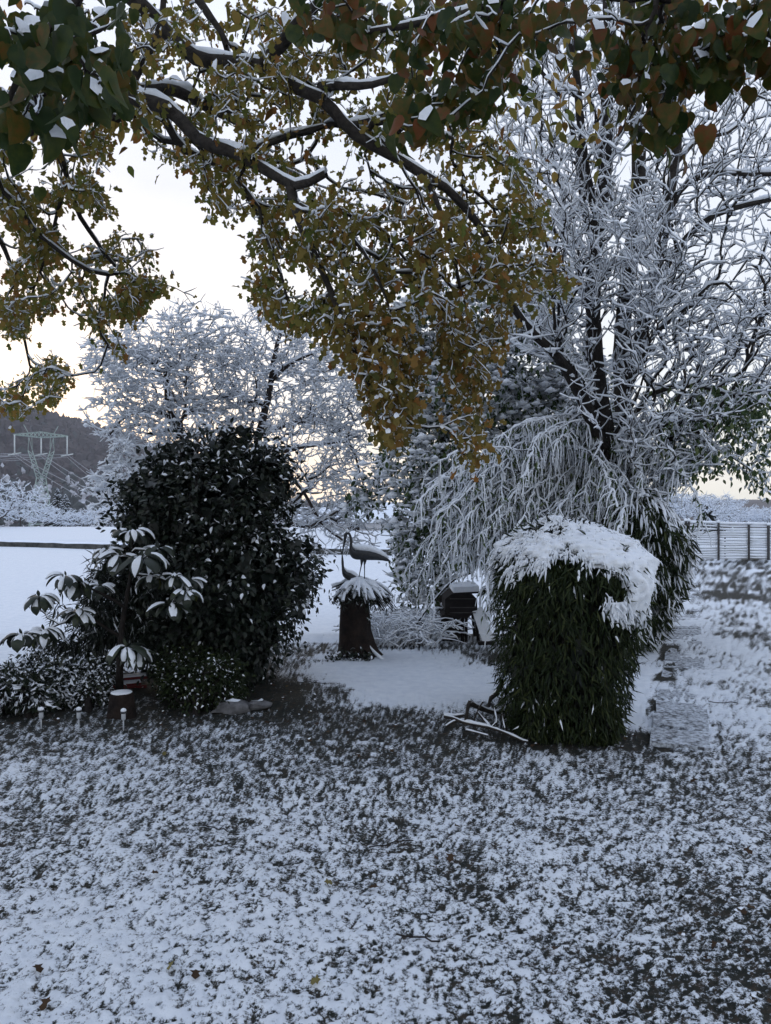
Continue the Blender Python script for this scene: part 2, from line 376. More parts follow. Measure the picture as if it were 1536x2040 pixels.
# ---------------------------------------------------------------- branch growing
class Skel:
    def __init__(s, cap=60000):
        s.P = np.zeros((cap, 3)); s.R = np.zeros(cap); s.D = np.zeros(cap); s.par = np.full(cap, -1); s.cnt = np.zeros(cap); s.N = 0
        s.limbs = []; s.paths = []; s.pers = .32; s.wig = .022
    def limb(s, pts, r0, r1, step=.12, start=0., wob=.012, power=1.):
        """pts [(x,y,z)...] hand-placed limb, radius r0 to r1"""
        q = resample(pts, step); n = len(q); t = np.linspace(0, 1, n)
        q = q+wob*np.stack([fbm(t*n*.35+s.N, t*0+j*9.1, 2., 2)-.5 for j in range(3)], 1)*2
        r = r0+(r1-r0)*t**power
        D0 = start
        if s.N:
            k = int(np.argmin(((s.P[:s.N]-q[0])**2).sum(1))); D0 = s.D[k]; par = k
        else: par = -1
        a = s.N; s.P[a:a+n] = q; s.R[a:a+n] = r
        s.D[a:a+n] = D0+np.concatenate([[0], np.cumsum(np.linalg.norm(np.diff(q, axis=0), axis=1))])
        s.par[a] = par; s.par[a+1:a+n] = np.arange(a, a+n-1); s.N += n
        s.limbs.append((a, n)); return s
    def grow(s, T, n=4, alpha=.25, lift=.0, jit=.12, r0=.003, maxlen=9.):
        T = np.asarray(T); o = np.array([np.min(((s.P[:s.N:2]-t)**2).sum(1)) for t in T]); T = T[np.argsort(o)]
        first = s.N
        tt = np.linspace(0, 1, n+1)[1:, None]
        for t in T:
            if s.N+n >= len(s.P): break
            d = np.sqrt(((s.P[:s.N]-t)**2).sum(1)); k = int(np.argmin(d+alpha*s.D[:s.N])); L = d[k]
            if L < .03 or L > maxlen: continue
            a = s.P[k]; v = t-a
            back = s.P[k]-s.P[s.par[k]] if s.par[k] >= 0 else v
            back = back/(np.linalg.norm(back)+1e-9)
            ctl = a+.45*v+back*L*s.pers+rng.normal(size=3)*jit*L+np.array([0, 0, lift*L])
            q = (1-tt)**2*a+2*tt*(1-tt)*ctl+tt**2*t
            q[:-1] += rng.normal(size=(n-1, 3))*s.wig*L
            b = s.N; s.P[b:b+n] = q; s.par[b] = k; s.par[b+1:b+n] = np.arange(b, b+n-1)
            s.D[b:b+n] = s.D[k]+L*tt[:, 0]; s.cnt[b+n-1] = 1; s.paths.append((b, n, k)); s.N += n
        cnt = s.cnt.copy()
        for i in range(s.N-1, -1, -1):
            if s.par[i] >= 0: cnt[s.par[i]] += cnt[i]
        g = s.R[:s.N] == 0
        s.tot = cnt
        s.rb = r0; m = np.ones(s.N, bool)
        for a, l in s.limbs: m[a:a+l] = False
        s.R[:s.N][m] = r0*np.maximum(cnt[:s.N][m], 1)**.42
        # never thicker than what carries it
        for b, l, k in s.paths:
            mx_ = s.R[k]*.92
            s.R[b:b+l] = np.minimum(s.R[b:b+l], max(mx_, r0))
        return s
    def poly(s):
        """all grown paths as (M, n+1, 3), (M, n+1)"""
        by = {}
        for b, n, k in s.paths: by.setdefault(n, []).append((b, k))
        for n, l in by.items():
            l = np.array(l); I = np.concatenate([l[:, 1:2], l[:, 0:1]+np.arange(n)[None]], 1)
            R = s.R[I]; R[:, 0] = R[:, 1]; R[:, -1] *= .6
            yield s.P[I], R
def twiglets(sk, N, L0, L1, up=.35, r=.003, spread=.9, n=3, hang=0.):
    """short straight side twigs along the grown branches"""
    first = min(b for b, n_, k in sk.paths); I = rng.integers(first, sk.N, N); I = I[sk.par[I] >= 0]; N = len(I)
    a = sk.P[I]; d = unit(a-sk.P[sk.par[I]]); v = unit(d*.8+rng.normal(size=(N, 3))*spread+np.array([0, 0, up])); L = rng.uniform(L0, L1, N)
    t = np.linspace(0, 1, n); P = a[:, None]+v[:, None]*(L[:, None]*t)[..., None]
    P[..., 2] += (up*.25-hang)*L[:, None]*(t**2)[None]; P[:, 1:-1] += rng.normal(size=(N, n-2, 3))*.04*L[:, None, None]
    return P, np.repeat((r*(1-.5*t))[None], N, 0)
def snow_on(P, R, s0, s1=.55, rnd=.6, k=4, lo=0.15, cover=1.0):
    """snow lying along branches: thick on level ones, thin on steep ones"""
    if P.ndim == 2: P = P[None]; R = R[None]
    T = unit(np.gradient(P, axis=1)); h = np.sqrt(np.clip(1-T[..., 2]**2, 0, 1))
    nzv = fbm(P[..., 0]*9, P[..., 1]*9, P[..., 2]*9, 2)
    s = (s0+s1*R)*(lo+(1-lo)*h**1.5)*(1+rnd*(nzv-.5)*3)
    s = np.where(h < .25, s*.35, s)*cover
    s = s*rng.uniform(.7, 1.35, s.shape); s[:, -1] *= .7
    Q = P.copy(); Q[..., 2] += R*.75+s*.45
    return tubes(Q, np.maximum(s, .0008), k)
def add_tree_wood(root, sk, bark, s0, s1=.55, name='branch', limb_k=9, kk=3, ks=3, lo=.15, snowmat=None, limb_snow=True, tw=None):
    sk.tw = twiglets(sk, *tw[0], **tw[1]) if tw else None
    for i, (a, n) in enumerate(sk.limbs):
        P = sk.P[a:a+n]; R = sk.R[a:a+n].copy()
        lump = 1+.16*(fbm(P[:, 0]*5, P[:, 1]*5, P[:, 2]*5, 2)-.5)*2
        m = MB(); m.add(*tubes(P, R*lump, limb_k)); m.build('trunk' if i == 0 else 'limb', bark, root)
    m = MB()
    for P, R in list(sk.poly())+([sk.tw] if tw else []): m.add(*tubes(P, R, kk))
    if m.n: m.build('twigs', bark, root, 'stuff')
    m = MB()
    for P, R in sk.poly(): m.add(*snow_on(P, R, s0, s1, k=ks, lo=lo))
    if tw: m.add(*snow_on(sk.tw[0], sk.tw[1], s0*.85, s1, k=ks, lo=lo))
    if limb_snow:
        for a, n in sk.limbs:
            m.add(*snow_on(sk.P[a:a+n], sk.R[a:a+n], s0*1.2, .5, k=6, lo=0.0))
    m.build('branch_snow', snowmat or M['snow'], root, 'stuff')

def fluff(parent, P, s0, s1, mt='snow'):
    """small irregular lumps of snow caught on twig ends"""
    k = 5; a = np.arange(k)*2*PI/k
    T = np.vstack([[[0, 0, .8]], np.stack([np.cos(a), np.sin(a), 0*a], 1), [[0, 0, -.5]]])
    F = np.array([[0, 1+i, 1+(i+1) % k] for i in range(k)]+[[k+1, 1+(i+1) % k, 1+i] for i in range(k)])
    N = len(P); s = rng.uniform(s0, s1, N); V = P[:, None]+T[None]*s[:, None, None]*(1+.3*rng.normal(size=(N, k+2, 3)))*np.array([1.2, 1.2, .8])
    m = MB(); m.add(V, (F[None]+(np.arange(N)*(k+2))[:, None, None]).reshape(-1, 3)); m.build('snow_clumps', M[mt], parent, 'stuff')

# ---------------------------------------------------------------- leaves
def fan(outline, fold=.0, cz=0.0, cy=.5):
    """leaf lying in x (width), y (length 0..1), z normal: centre vertex + outline fan"""
    o = np.array(outline, float); V = np.zeros((len(o)+1, 3)); V[1:, :2] = o; V[0, 1] = cy
    V[:, 2] = np.abs(V[:, 0])*fold-.25*(V[:, 1]**2); V[0, 2] += cz
    n = len(o); F = np.array([[0, 1+i, 1+(i+1) % n] for i in range(n)]); return V, F
LOBED = fan([(0, 0), (.16, .22), (.52, .34), (.24, .52), (.36, .82), (0, 1), (-.36, .80), (-.22, .5), (-.5, .34), (-.18, .22)], .25)
ROUND = fan([(0, .05), (.2, -.03), (.42, .08), (.52, .32), (.44, .58), (.30, .72), (.16, .9), (0, .98), (-.15, .88), (-.36, .74), (-.47, .5), (-.5, .28), (-.38, .06), (-.18, -.03)], .28)
def curl(t, a, b):
    V = t[0].copy(); V[:, 2] -= a*V[:, 1]**2+b*V[:, 0]*V[:, 1]; V[:, 0] *= 1-.25*a; return V, t[1]
PAD = fan([(-.32, .10), (-.05, -.10), (.25, .0), (.38, .26), (.15, .50), (-.1, .38), (-.36, .34)], .28, cz=.03, cy=.2)
OVAL = fan([(0, 0), (.2, .25), (.24, .55), (0, 1), (-.24, .55), (-.2, .25)], .3)
BLADE = (np.array([[0, 0, 0], [.07, .35, -.02], [0, 1, -.25], [-.07, .35, -.02]]), np.array([[0, 1, 2], [0, 2, 3]]))
def leaves(m, tpl, pos, dirs, size, matid=0, tint=None, snow_frac=0., snow_mat=1, snow_h=.16, upn=.6, snow_min=.3, width=1., sc=.92, stpl=None):
    pos = np.asarray(pos, float); N = len(pos); size = np.broadcast_to(size, (N,))
    V0, F0 = tpl
    Y = unit(np.asarray(dirs, float))
    nn = rng.normal(size=(N, 3)); nn[:, 2] += upn*2
    X = unit(np.cross(Y, nn)); Z = np.cross(X, Y); fl = Z[:, 2] < 0; X[fl] *= -1; Z[fl] *= -1
    B = np.stack([X*width, Y, Z], 1)                             # rows
    def place(Vt, sel): return pos[sel][:, None]+size[sel][:, None, None]*np.einsum('vk,nkj->nvj', Vt, B[sel])
    al = np.arange(N); V = place(V0, al)
    F = (F0[None]+(np.arange(N)*len(V0))[:, None, None]).reshape(-1, 3)
    tint = rng.random(N) if tint is None else tint
    m.add(V, F, matid, np.repeat(tint, len(V0)), True)
    if np.any(snow_frac):
        sel = np.nonzero((rng.random(N) < snow_frac) & (Z[:, 2] > snow_min))[0]
        if len(sel):
            if stpl is not None: V0, F0 = stpl
            Vt = V0.copy(); Vt[:, :2] = (Vt[:, :2]-[0, .5])*sc+[0, .5]; Vs = place(Vt, sel)
            hh = size[sel]*snow_h*(.6+.8*rng.random(len(sel)))
            Vs += (B[sel][:, 2]*(size[sel]*.035)[:, None])[:, None]; Vs[:, 0, 2] += hh*1.3; Vs[:, 1:, 2] += (hh*.18)[:, None]
            F = (F0[None]+(np.arange(len(sel))*len(V0))[:, None, None]).reshape(-1, 3)
            m.add(Vs, F, snow_mat, 0, True)
def rdir(n, down=0., out=None, k=1.):
    v = rng.normal(size=(n, 3)); v[:, 2] -= down
    if out is not None: v = v+k*out
    return unit(v)

# ---------------------------------------------------------------- morning haze in the valley
def haze():
    m = bpy.data.materials.new('haze'); m.use_nodes = True; n = m.node_tree; n.nodes.clear()
    o = n.nodes.new('ShaderNodeOutputMaterial'); v = n.nodes.new('ShaderNodeVolumePrincipled')
    v.inputs['Color'].default_value = (.86, .9, 1, 1); v.inputs['Density'].default_value = .00032; v.inputs['Anisotropy'].default_value = .2
    n.links.new(v.outputs[0], o.inputs['Volume'])
    b = MB(); b.add(*box((0, 450, 62), (3600, 1260, 144)), 0, None, False); ob = b.build('haze', m); ob['kind'] = 'stuff'; tag(ob, 'thin cold haze filling the valley and veiling the far hill', 'haze')
haze()
# ================================================================ far background
def hillside_wood():
    m = MB(); N = 11000
    y = 235+735*rng.random(N)**1.15; x = rng.uniform(-.62, .30, N)*y
    ok = rng.random(N) < .75+.25*(x > -400); x, y = x[ok], y[ok]; N = len(x)
    z = gz(x, y); h = rng.uniform(4.5, 9, N)*(.36+.64*sstep(250, 480, y))
    # conifer and snowy patches follow the lower slopes
    low = 1-sstep(4, 30, z+8*(fbm(x*.02, y*.02, 1., 2)-.5)); r = rng.random(N)
    tint = np.where(r < .25*low+.03, .5, np.where(r < .25*low+.72*low, .72+.28*rng.random(N), .30*rng.random(N)))
    h = np.where(tint > .6, h*.7, h)
    k = 4; a = np.arange(k)*2*PI/k
    ring = np.stack([np.cos(a), np.sin(a), a*0], 1)
    T = np.vstack([[[0, 0, 1]], ring*[.42, .42, 0]+[0, 0, .68], ring*[.30, .30, 0]+[0, 0, .08]])
    F = [[0, 1+i, 1+(i+1) % k] for i in range(k)]
    Fq = [[1+i, 1+k+i, 1+k+(i+1) % k, 1+(i+1) % k] for i in range(k)]
    F = np.array(F+[[q[0], q[1], q[2]] for q in Fq]+[[q[0], q[2], q[3]] for q in Fq])
    V = T[None]*h[:, None, None]*(1+.18*rng.normal(size=(N, len(T), 3)))
    V = V+np.stack([x, y, z-.5], 1)[:, None]
    m.add(V, (F[None]+(np.arange(N)*len(T))[:, None, None]).reshape(-1, 3), 0, np.repeat(tint, len(T)), False)
    o = m.build('hillside_wood', M['hill_tree']); o['kind'] = 'stuff'
    tag(o, 'dark bare wood covering the far hillside behind the pylon', 'wood')
hillside_wood()

def snow_tree(loc, h, w, n, label, group=None, tone=.62, name='snowy_tree', bush=False, s0=.03, cat='tree'):
    root = thing(name, label, cat, loc, group); loc = np.array(loc, float)
    sk = Skel(12000); t0 = .12 if bush else .35
    sk.limb([loc+[0, 0, -.3], loc+[.03*h, 0, .3*h], loc+[-.02*h, 0, .62*h]], .028*h, .012*h, step=.08*h, wob=.03*h)
    v = unit(rng.normal(size=(n, 3))); r = .55+.45*rng.random(n)
    T = loc+[0, 0, h*(.5+t0*.45)]+v*r[:, None]*np.array([w/2, w/2, h*(.5-t0*.35)])
    T += rng.normal(size=T.shape)*.04*h
    sk.grow(T, 4, .25, .1, .12, r0=.0028*h)
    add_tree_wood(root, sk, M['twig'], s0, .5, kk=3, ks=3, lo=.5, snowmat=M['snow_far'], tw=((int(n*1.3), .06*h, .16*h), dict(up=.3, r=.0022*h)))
    E = sk.P[:sk.N]; fluff(root, E[rng.random(len(E)) < .35], .006*h, .022*h, 'snow_far')
    return root
# valley trees round the pylon foot and beyond the white field
vt = [(-8, 1060, 70, 9.5, 9, 500), (40, 1055, 78, 6.0, 8, 350), (95, 1052, 95, 5.5, 8, 260), (150, 1052, 105, 5.0, 8, 240), (205, 1050, 100, 5.0, 8, 240), (255, 1050, 90, 5, 7, 240)]
for i, (px, py, d, h, w, n) in enumerate(vt):
    p = W(px, py, d); p[2] = gz(p[0], p[1])-.2; top = H+(1000-[960, 1000, 1012, 1020, 1012, 1000][i])/FPX*d
    snow_tree(p, top-p[2], w, n, ['tallest frosted bare tree behind the bank, at the left edge of the photo', 'rounded frosted tree just left of the pylon foot', 'low frosted tree in front of the pylon foot',
              'frosted tree right of the pylon foot, behind the white field', 'frosted tree behind the white field, beside the dark shrub', 'frosted tree behind the white field, half hidden by the dark shrub'][i], 'frosted trees in the valley', s0=.035)
for i, (px, d, top, w) in enumerate([(620, 95, 1022, 8), (660, 85, 1012, 8), (705, 98, 1025, 7), (745, 88, 1018, 8)]):
    p = W(px, 1050, d); p[2] = gz(p[0], p[1])-.2
    snow_tree(p, H+(1000-top)/FPX*d-p[2], w, 220, ['frosted tree far off beside the dark camellia, leftmost of four past the stork', 'frosted tree far off just left of the stork, second of four', 'frosted tree far off right above the stork, third of four', 'frosted tree far off beside the evergreen, rightmost of four past the stork'][i], 'frosted trees behind the sculpture', s0=.035)
# snowy wood beyond the fence on the right
FT = ['frosted tree beyond the left end of the fence, partly behind the bamboo hedge', 'frosted tree beyond the fence, above its leftmost visible post', 'frosted tree beyond the fence, above the double post', 'broad frosted tree beyond the fence with a dark conifer before it, crest of the skyline',
      'frosted tree beyond the fence where the skyline starts to drop', 'low frosted tree beyond the fence, just right of where the skyline drops', 'low frosted tree beyond the fence, left of the post nearest the right edge', 'low frosted tree beyond the fence, second from the right edge',
      'low frosted tree beyond the fence, at the very right edge', 'low frosted tree beyond the fence, cut off by the right edge']
for i, (px, d, top, w, n) in enumerate([(1300, 62, 978, 6, 330), (1335, 70, 982, 7, 330), (1368, 60, 985, 6.5, 380), (1402, 66, 984, 8, 380), (1428, 72, 992, 6, 300), (1452, 76, 1010, 6, 260), (1478, 80, 1016, 6, 240), (1505, 84, 1014, 6, 240), (1532, 78, 1012, 6, 260), (1560, 74, 1008, 7, 260)]):
    p = W(px, 1050, d); p[2] = gz(p[0], p[1])-.2
    snow_tree(p, H+(1000-top)/FPX*d-p[2], w, n, FT[i],
              ['tall frosted trees beyond the fence', 'low frosted trees beyond the fence'][int(i > 4)], s0=.03)

def conifer(px, top, d, w, label, n=260):
    p = W(px, 1050, d); p[2] = gz(p[0], p[1]); h = H+(1000-top)/FPX*d-p[2]
    root = thing('conifer', label, 'tree', p)
    m = MB(); m.add(*tubes(np.array([p, p+[0, 0, h*.97]]), np.array([.14, .03]), 6)); m.build('trunk', M['bark'], root)
    m = MB(); t = rng.random(n)**.8; a = rng.random(n)*2*PI; L = (1-t)*w/2+.15
    P0 = p+np.stack([0*t, 0*t, h*(.06+.92*t)], 1); D = np.stack([np.cos(a), np.sin(a), -.35+0*a], 1)
    s = np.linspace(0, 1, 4)[None, :, None]; P = P0[:, None]+D[:, None]*L[:, None, None]*s; R = (.22*(1-.8*s[..., 0]))*(.4+.6*(1-t[:, None]))
    m.add(*tubes(P, R+.02, 4), 0, None, False); m.build('foliage', M['leaf_dark'], root, 'stuff')
    m = MB(); Q = P[:, 1:].copy(); Q[..., 2] += .17; m.add(*tubes(Q, R[:, 1:]*.55, 4)); m.build('foliage_snow', M['snow_far'], root, 'stuff')
conifer(115, 972, 110, 4.6, 'taller dark snow-dusted conifer right of the pylon foot')
conifer(131, 985, 108, 4.4, 'shorter dark snow-dusted conifer right of the pylon foot')
conifer(1408, 1006, 58, 3.2, 'dark snow-dusted conifer among frosted trees beyond the fence', 160)

# pylon -----------------------------------------------------------
def pylon():
    d = 200.; base = W(82, 1058, d); base[2] = gz(base[0], base[1])
    root = thing('electricity_pylon', 'pale green lattice electricity pylon standing in the valley at left', 'pylon', base)
    rz = math.radians(24); ca, sa = math.cos(rz), math.sin(rz)
    Zr = lambda row: H-(row-HOR)/FPX*d-base[2]
    def T(v): v = np.asarray(v, float); return base+np.array([v[0]*ca-v[1]*sa, v[0]*sa+v[1]*ca, v[2]])
    def bars(segs, r, name, par=root, mt='steel', k=4):
        m = MB()
        for a, b in segs: m.add(*tubes(np.array([T(a), T(b)]), np.array([r, r]), k, True))
        return m.build(name, M[mt], par)
    zw, zt, zb = Zr(952), Zr(898), Zr(872)
    cs = [(-1, -1), (1, -1), (1, 1), (-1, 1)]
    bw, bb = 1.1, 3.3
    for c in cs: bars([((c[0]*bb, c[1]*bb, -1), (c[0]*bw, c[1]*bw, zw))], .13, 'leg')
    seg = []; lv = [0, .2, .38, .54, .68, .8, .9, 1.]
    for i in range(len(lv)-1):
        for j in range(4):
            a, b = cs[j], cs[(j+1) % 4]
            w0 = bb+(bw-bb)*lv[i]; w1 = bb+(bw-bb)*lv[i+1]; z0, z1 = lv[i]*zw, lv[i+1]*zw
            seg += [((a[0]*w0, a[1]*w0, z0), (b[0]*w1, b[1]*w1, z1)), ((b[0]*w0, b[1]*w0, z0), (a[0]*w1, a[1]*w1, z1)), ((a[0]*w1, a[1]*w1, z1), (b[0]*w1, b[1]*w1, z1))]
    bars(seg, .07, 'lattice')
    for s in (-1, 1):
        seg = []; fr = [((s*.1, y, zw) if 0 else (s*bw if q else -s*.0, y, zw)) for q in (0, 1) for y in (-bw, bw)]
        tp = [(s*(3.4 if q == 0 else 5.0)*.62, y, zt) for q in (0, 1) for y in (-.8, .8)]
        for a, b in zip(fr, tp): bars([(a, b)], .11, 'arm_post')
        n = 6
        for i in range(n):
            for a, b in ((0, 2), (1, 3), (2, 3), (0, 1)):
                p0 = np.array(fr[a])+(np.array(tp[a])-fr[a])*i/n; p1 = np.array(fr[b])+(np.array(tp[b])-fr[b])*(i+1)/n
                q0 = np.array(fr[b])+(np.array(tp[b])-fr[b])*i/n
                seg += [(p0, p1), (q0, p1) if 0 else (p0, q0)]
        for y in (-.8, .8):
            seg += [((s*2.1, y, zt), (s*2.2, y, zb)), ((s*3.1, y, zt), (s*2.9, y, zb)), ((s*2.1, y, zt), (s*2.9, y, zb))]
        bars(seg, .06, 'lattice')
    seg = []; X = np.linspace(-6.4, 6.4, 15); hi = lambda x: zb+1.5-.9*abs(x)/6.4; lo = lambda x: zb+.0+.55*abs(x)/6.4
    for y in (-.7, .7):
        for i in range(14):
            a, b = X[i], X[i+1]; seg += [((a, y, hi(a)), (b, y, hi(b))), ((a, y, lo(a)), (b, y, lo(b))), ((a, y, lo(a)), (b, y, hi(b))), ((a, y, hi(a)), (b, y, lo(b)))]
    for i in range(15): seg += [((X[i], -.7, hi(X[i])), (X[i], .7, hi(X[i]))), ((X[i], -.7, lo(X[i])), (X[i], .7, lo(X[i])))]
    bars(seg, .08, 'crossarm')
    for s in (-1, 1): bars([((s*3, -.4, hi(3)), (s*4.1, 0, zb+3.2)), ((s*3, .4, hi(3)), (s*4.1, 0, zb+3.2))], .08, 'earth_peak')
    ends = []
    for x in (-6.2, 0, 6.2):
        for xx in ((x-.0),):
            bars([((xx, -1.2 if x else -.6, lo(x)-.1), (xx, -.3, zb-4.4))], .17, 'insulator', mt='insulator', k=6)
            bars([((xx, .9, lo(x)-.1), (xx, .3, zb-4.4))], .12, 'insulator', mt='insulator', k=6)
        bars([((x-1.5, -.3, zb-4.7), (x+1.5, .3, zb-4.0))], .17, 'insulator', mt='insulator', k=6)
        ends.append(T((x, 0, zb-4.5)))
    for ie, e in enumerate(ends):
        for off in (-.5, .5):
            for tgt, sag, nm in ((W(-420, 905, 190), 2.2, 'left'), (W(420, 1085, 120), 3.0, 'right')):
                tg = tgt+np.array([0, (e-ends[1])[1]*.7+off*1.5, off*2.2]); t = np.linspace(0, 1, 24)[:, None]
                P = e+(tg-e)*t; P[:, 2] -= sag*4*(t*(1-t))[:, 0]*.5; P[:, 2] += off*.7
                m = MB(); m.add(*tubes(P, np.full(24, .055), 4)); o = m.build('power_line', M['cable'])
                tag(o, ('upper ' if off > 0 else 'lower ')+'power cable on the '+['left', 'middle', 'right'][ie]+' insulator, '+('running left out of view' if nm == 'left' else 'sagging to the right'), 'cable', 'power lines running '+nm+' from the pylon')
pylon()

# dark retaining bank across the field and its fallen snow
def bank():
    q = resample([W(-60, 1090, 43.5), W(60, 1091, 42.6), W(200, 1097, 40.5), W(400, 1103, 38.5), W(780, 1108, 36)], .5)
    m = MB(); q[:, 2] = gz(q[:, 0], q[:, 1]); n = len(q)
    prof = np.array([[0, -.2], [0, .27], [.15, .34], [.45, .36], [.5, -.2]])
    V = q[:, None]+np.stack([np.zeros((n, 5)), prof[None, :, 0]+0*np.zeros((n, 5)), prof[None, :, 1]*(1+.25*(fbm(q[:, 0]*2, q[:, 1], 0., 2)[:, None]-.5))], -1)
    V[..., 1] += .12*rng.normal(size=(n, 5))*.5
    I = np.arange(n*5).reshape(n, 5); F = np.stack([I[:-1, :-1], I[1:, :-1], I[1:, 1:], I[:-1, 1:]], -1)
    m.add(V, F[:, 0].reshape(-1, 4), 0, None, False); m.add(V, (F[:, 1:].reshape(-1, 4)), 1)
    o = m.build('retaining_wall', [M['wall'], M['snow_far']]); tag(o, 'long low dark stone wall crossing the white field', 'wall')
bank()

def house(px, row, d, w, label, hh=2.4):
    p = W(px, row, d); p[2] = gz(p[0], p[1])-.1; root = thing('house', label, 'house', p)
    m = MB(); m.add(*box(p+[0, 0, hh/2], (w, 4, hh)), 0, None, False); m.build('wall', M['house'], root)
    z = hh; L = w/2+.3; dd = 2.3; r = 1.3
    V = p+np.array([[-L, -dd, z-.1], [L, -dd, z-.1], [L, 0, z+r], [-L, 0, z+r], [-L, dd, z-.1], [L, dd, z-.1], [-L, -dd, z+.1], [L, -dd, z+.1], [L, 0, z+r+.2], [-L, 0, z+r+.2], [-L, dd, z+.1], [L, dd, z+.1]])
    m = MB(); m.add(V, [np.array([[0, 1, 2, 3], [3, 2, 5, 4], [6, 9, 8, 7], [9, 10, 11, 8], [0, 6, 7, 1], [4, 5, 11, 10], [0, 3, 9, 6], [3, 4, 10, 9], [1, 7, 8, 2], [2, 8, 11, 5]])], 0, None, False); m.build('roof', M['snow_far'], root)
    for sx in (-.28, .28):
        m = MB(); m.add(*box(p+[sx*w, -2.02, hh*.5], (.9, .08, .9)), 0, None, False); f = m.build('window', M['wood_dark'], root)
house(745, 1062, 62, 5.5, 'low snow-roofed shed at the far edge of the field, seen past the stork', .8)
house(655, 1052, 90, 7, 'far snow-roofed house behind the field, left of the stork', 1.0)

# ================================================================ fence on the right
def fence():
    d = 26.6; base = W(1366, 1112, d); base[2] = 0
    root = thing('slatted_fence', 'weathered wooden rail fence loaded with snow at the end of the path', 'fence', base)
    posts = [(1300, .03), (1340, .028), (1364, .035), (1370, .028), (1429, .03), (1457, .022), (1489, .03), (1528, .036), (1585, .03), (1640, .03)]
    pm = None
    for px, r in posts:
        p = W(px, 1112, d+.06); top = 1.34-.0009*(px-1340); zb = float(gz(p[0], p[1]))
        if px == 1457: top = 1.0
        m = MB(); m.add(*box([p[0], p[1]-(.10 if px != 1457 else -.5), (top+zb)/2-.1], (r*2, r*1.6, top-zb+.3)), 0, None, False); m.build('post', M['fence_wood'], root)
        m = MB(); c = np.array([p[0], p[1]-.10, top+.02]); t = np.linspace(0, 1, 5)
        m.add(*tubes(c+np.stack([0*t, 0*t, .11*t], 1), np.array([.05, .065, .06, .045, .005]), 8, True)); m.build('snow_cap', M['snow'], root)
    xs = [W(p_, 0, d)[0] for p_ in (1280, 1340, 1366, 1429, 1489, 1528, 1585, 1640)]
    zs = np.array([1.30, 1.20, 1.09, .98, .90, .80, .71, .62, .53, .43, .34, .24, .14, .05])
    for i in range(len(xs)-1):
        for j, z in enumerate(zs):
            n = max(4, int((xs[i+1]-xs[i])/.16)); x = np.linspace(xs[i]+.01, xs[i+1]-.01, n); t = (x-xs[0])/(xs[-1]-xs[0])
            zz = z*(1-.10*t)-.035*math.sin(i*2.1+j)*np.sin((x-xs[i])/(xs[i+1]-xs[i])*PI)*.5+.012*rng.normal()
            P = np.stack([x, np.full(n, d), zz], 1)
            m = MB(); m.add(*tubes(P, np.full(n, .014), 4, True), 0, None, False)
            Q = P.copy(); Q[:, 2] += .028; m.add(*tubes(Q, (.026+.016*fbm(x*3+j*7, x*0+i, 1., 2))*(1.5 if j == 0 else 1), 5, True), 1)
            m.build('rail', [M['fence_wood'], M['snow']], root)
    m = MB(); x = np.arange(xs[0], xs[-1], .06)
    P = np.stack([np.stack([x, x*0+d+.03, x*0+.05], 1), np.stack([x, x*0+d+.03, x*0+1.05], 1)], 1); m.add(*tubes(P, np.full((len(x), 2), .003), 3))
    m.build('wire_mesh', M['cable'], root, 'stuff')
fence()

# ================================================================ path slabs
def path():
    root = thing('garden_path', 'row of square concrete slabs under thin snow leading to the fence', 'path', (float(PATH0[0]), float(PATH0[1]), 0))
    m_, n, b, o = mat('slab'); t = noise_n(n, 22, 6, .7); r = ramp(n, [(.36, (.03, .032, .036)), (.47, (.26, .28, .31)), (.60, (.56, .61, .68))])
    n.links.new(t.outputs['Fac'], r.inputs[0]); n.links.new(r.outputs[0], b.inputs['Base Color']); b.inputs['Roughness'].default_value = .85
    bp = n.nodes.new('ShaderNodeBump'); bp.inputs['Distance'].default_value = .01; n.links.new(t.outputs['Fac'], bp.inputs['Height']); n.links.new(bp.outputs[0], b.inputs['Normal'])
    ang = math.atan2(PDIR[1], PDIR[0])-PI/2
    v = -.02; i = 0
    while v < 17:
        c = PATH0[:2]+PDIR*(v+.24); z = float(zg(c[0], c[1]))
        m = MB(); V, F = box([c[0], c[1], z-.024+(.017 if v < 1.5 else -.0005-.0006*v)+.005*rng.normal()], (.46, .44, .06), ang+rng.normal()*.03, rng.normal()*.02); m.add(V, F, 0, None, False)
        m.build('slab', m_, root); v += .53; i += 1
path()

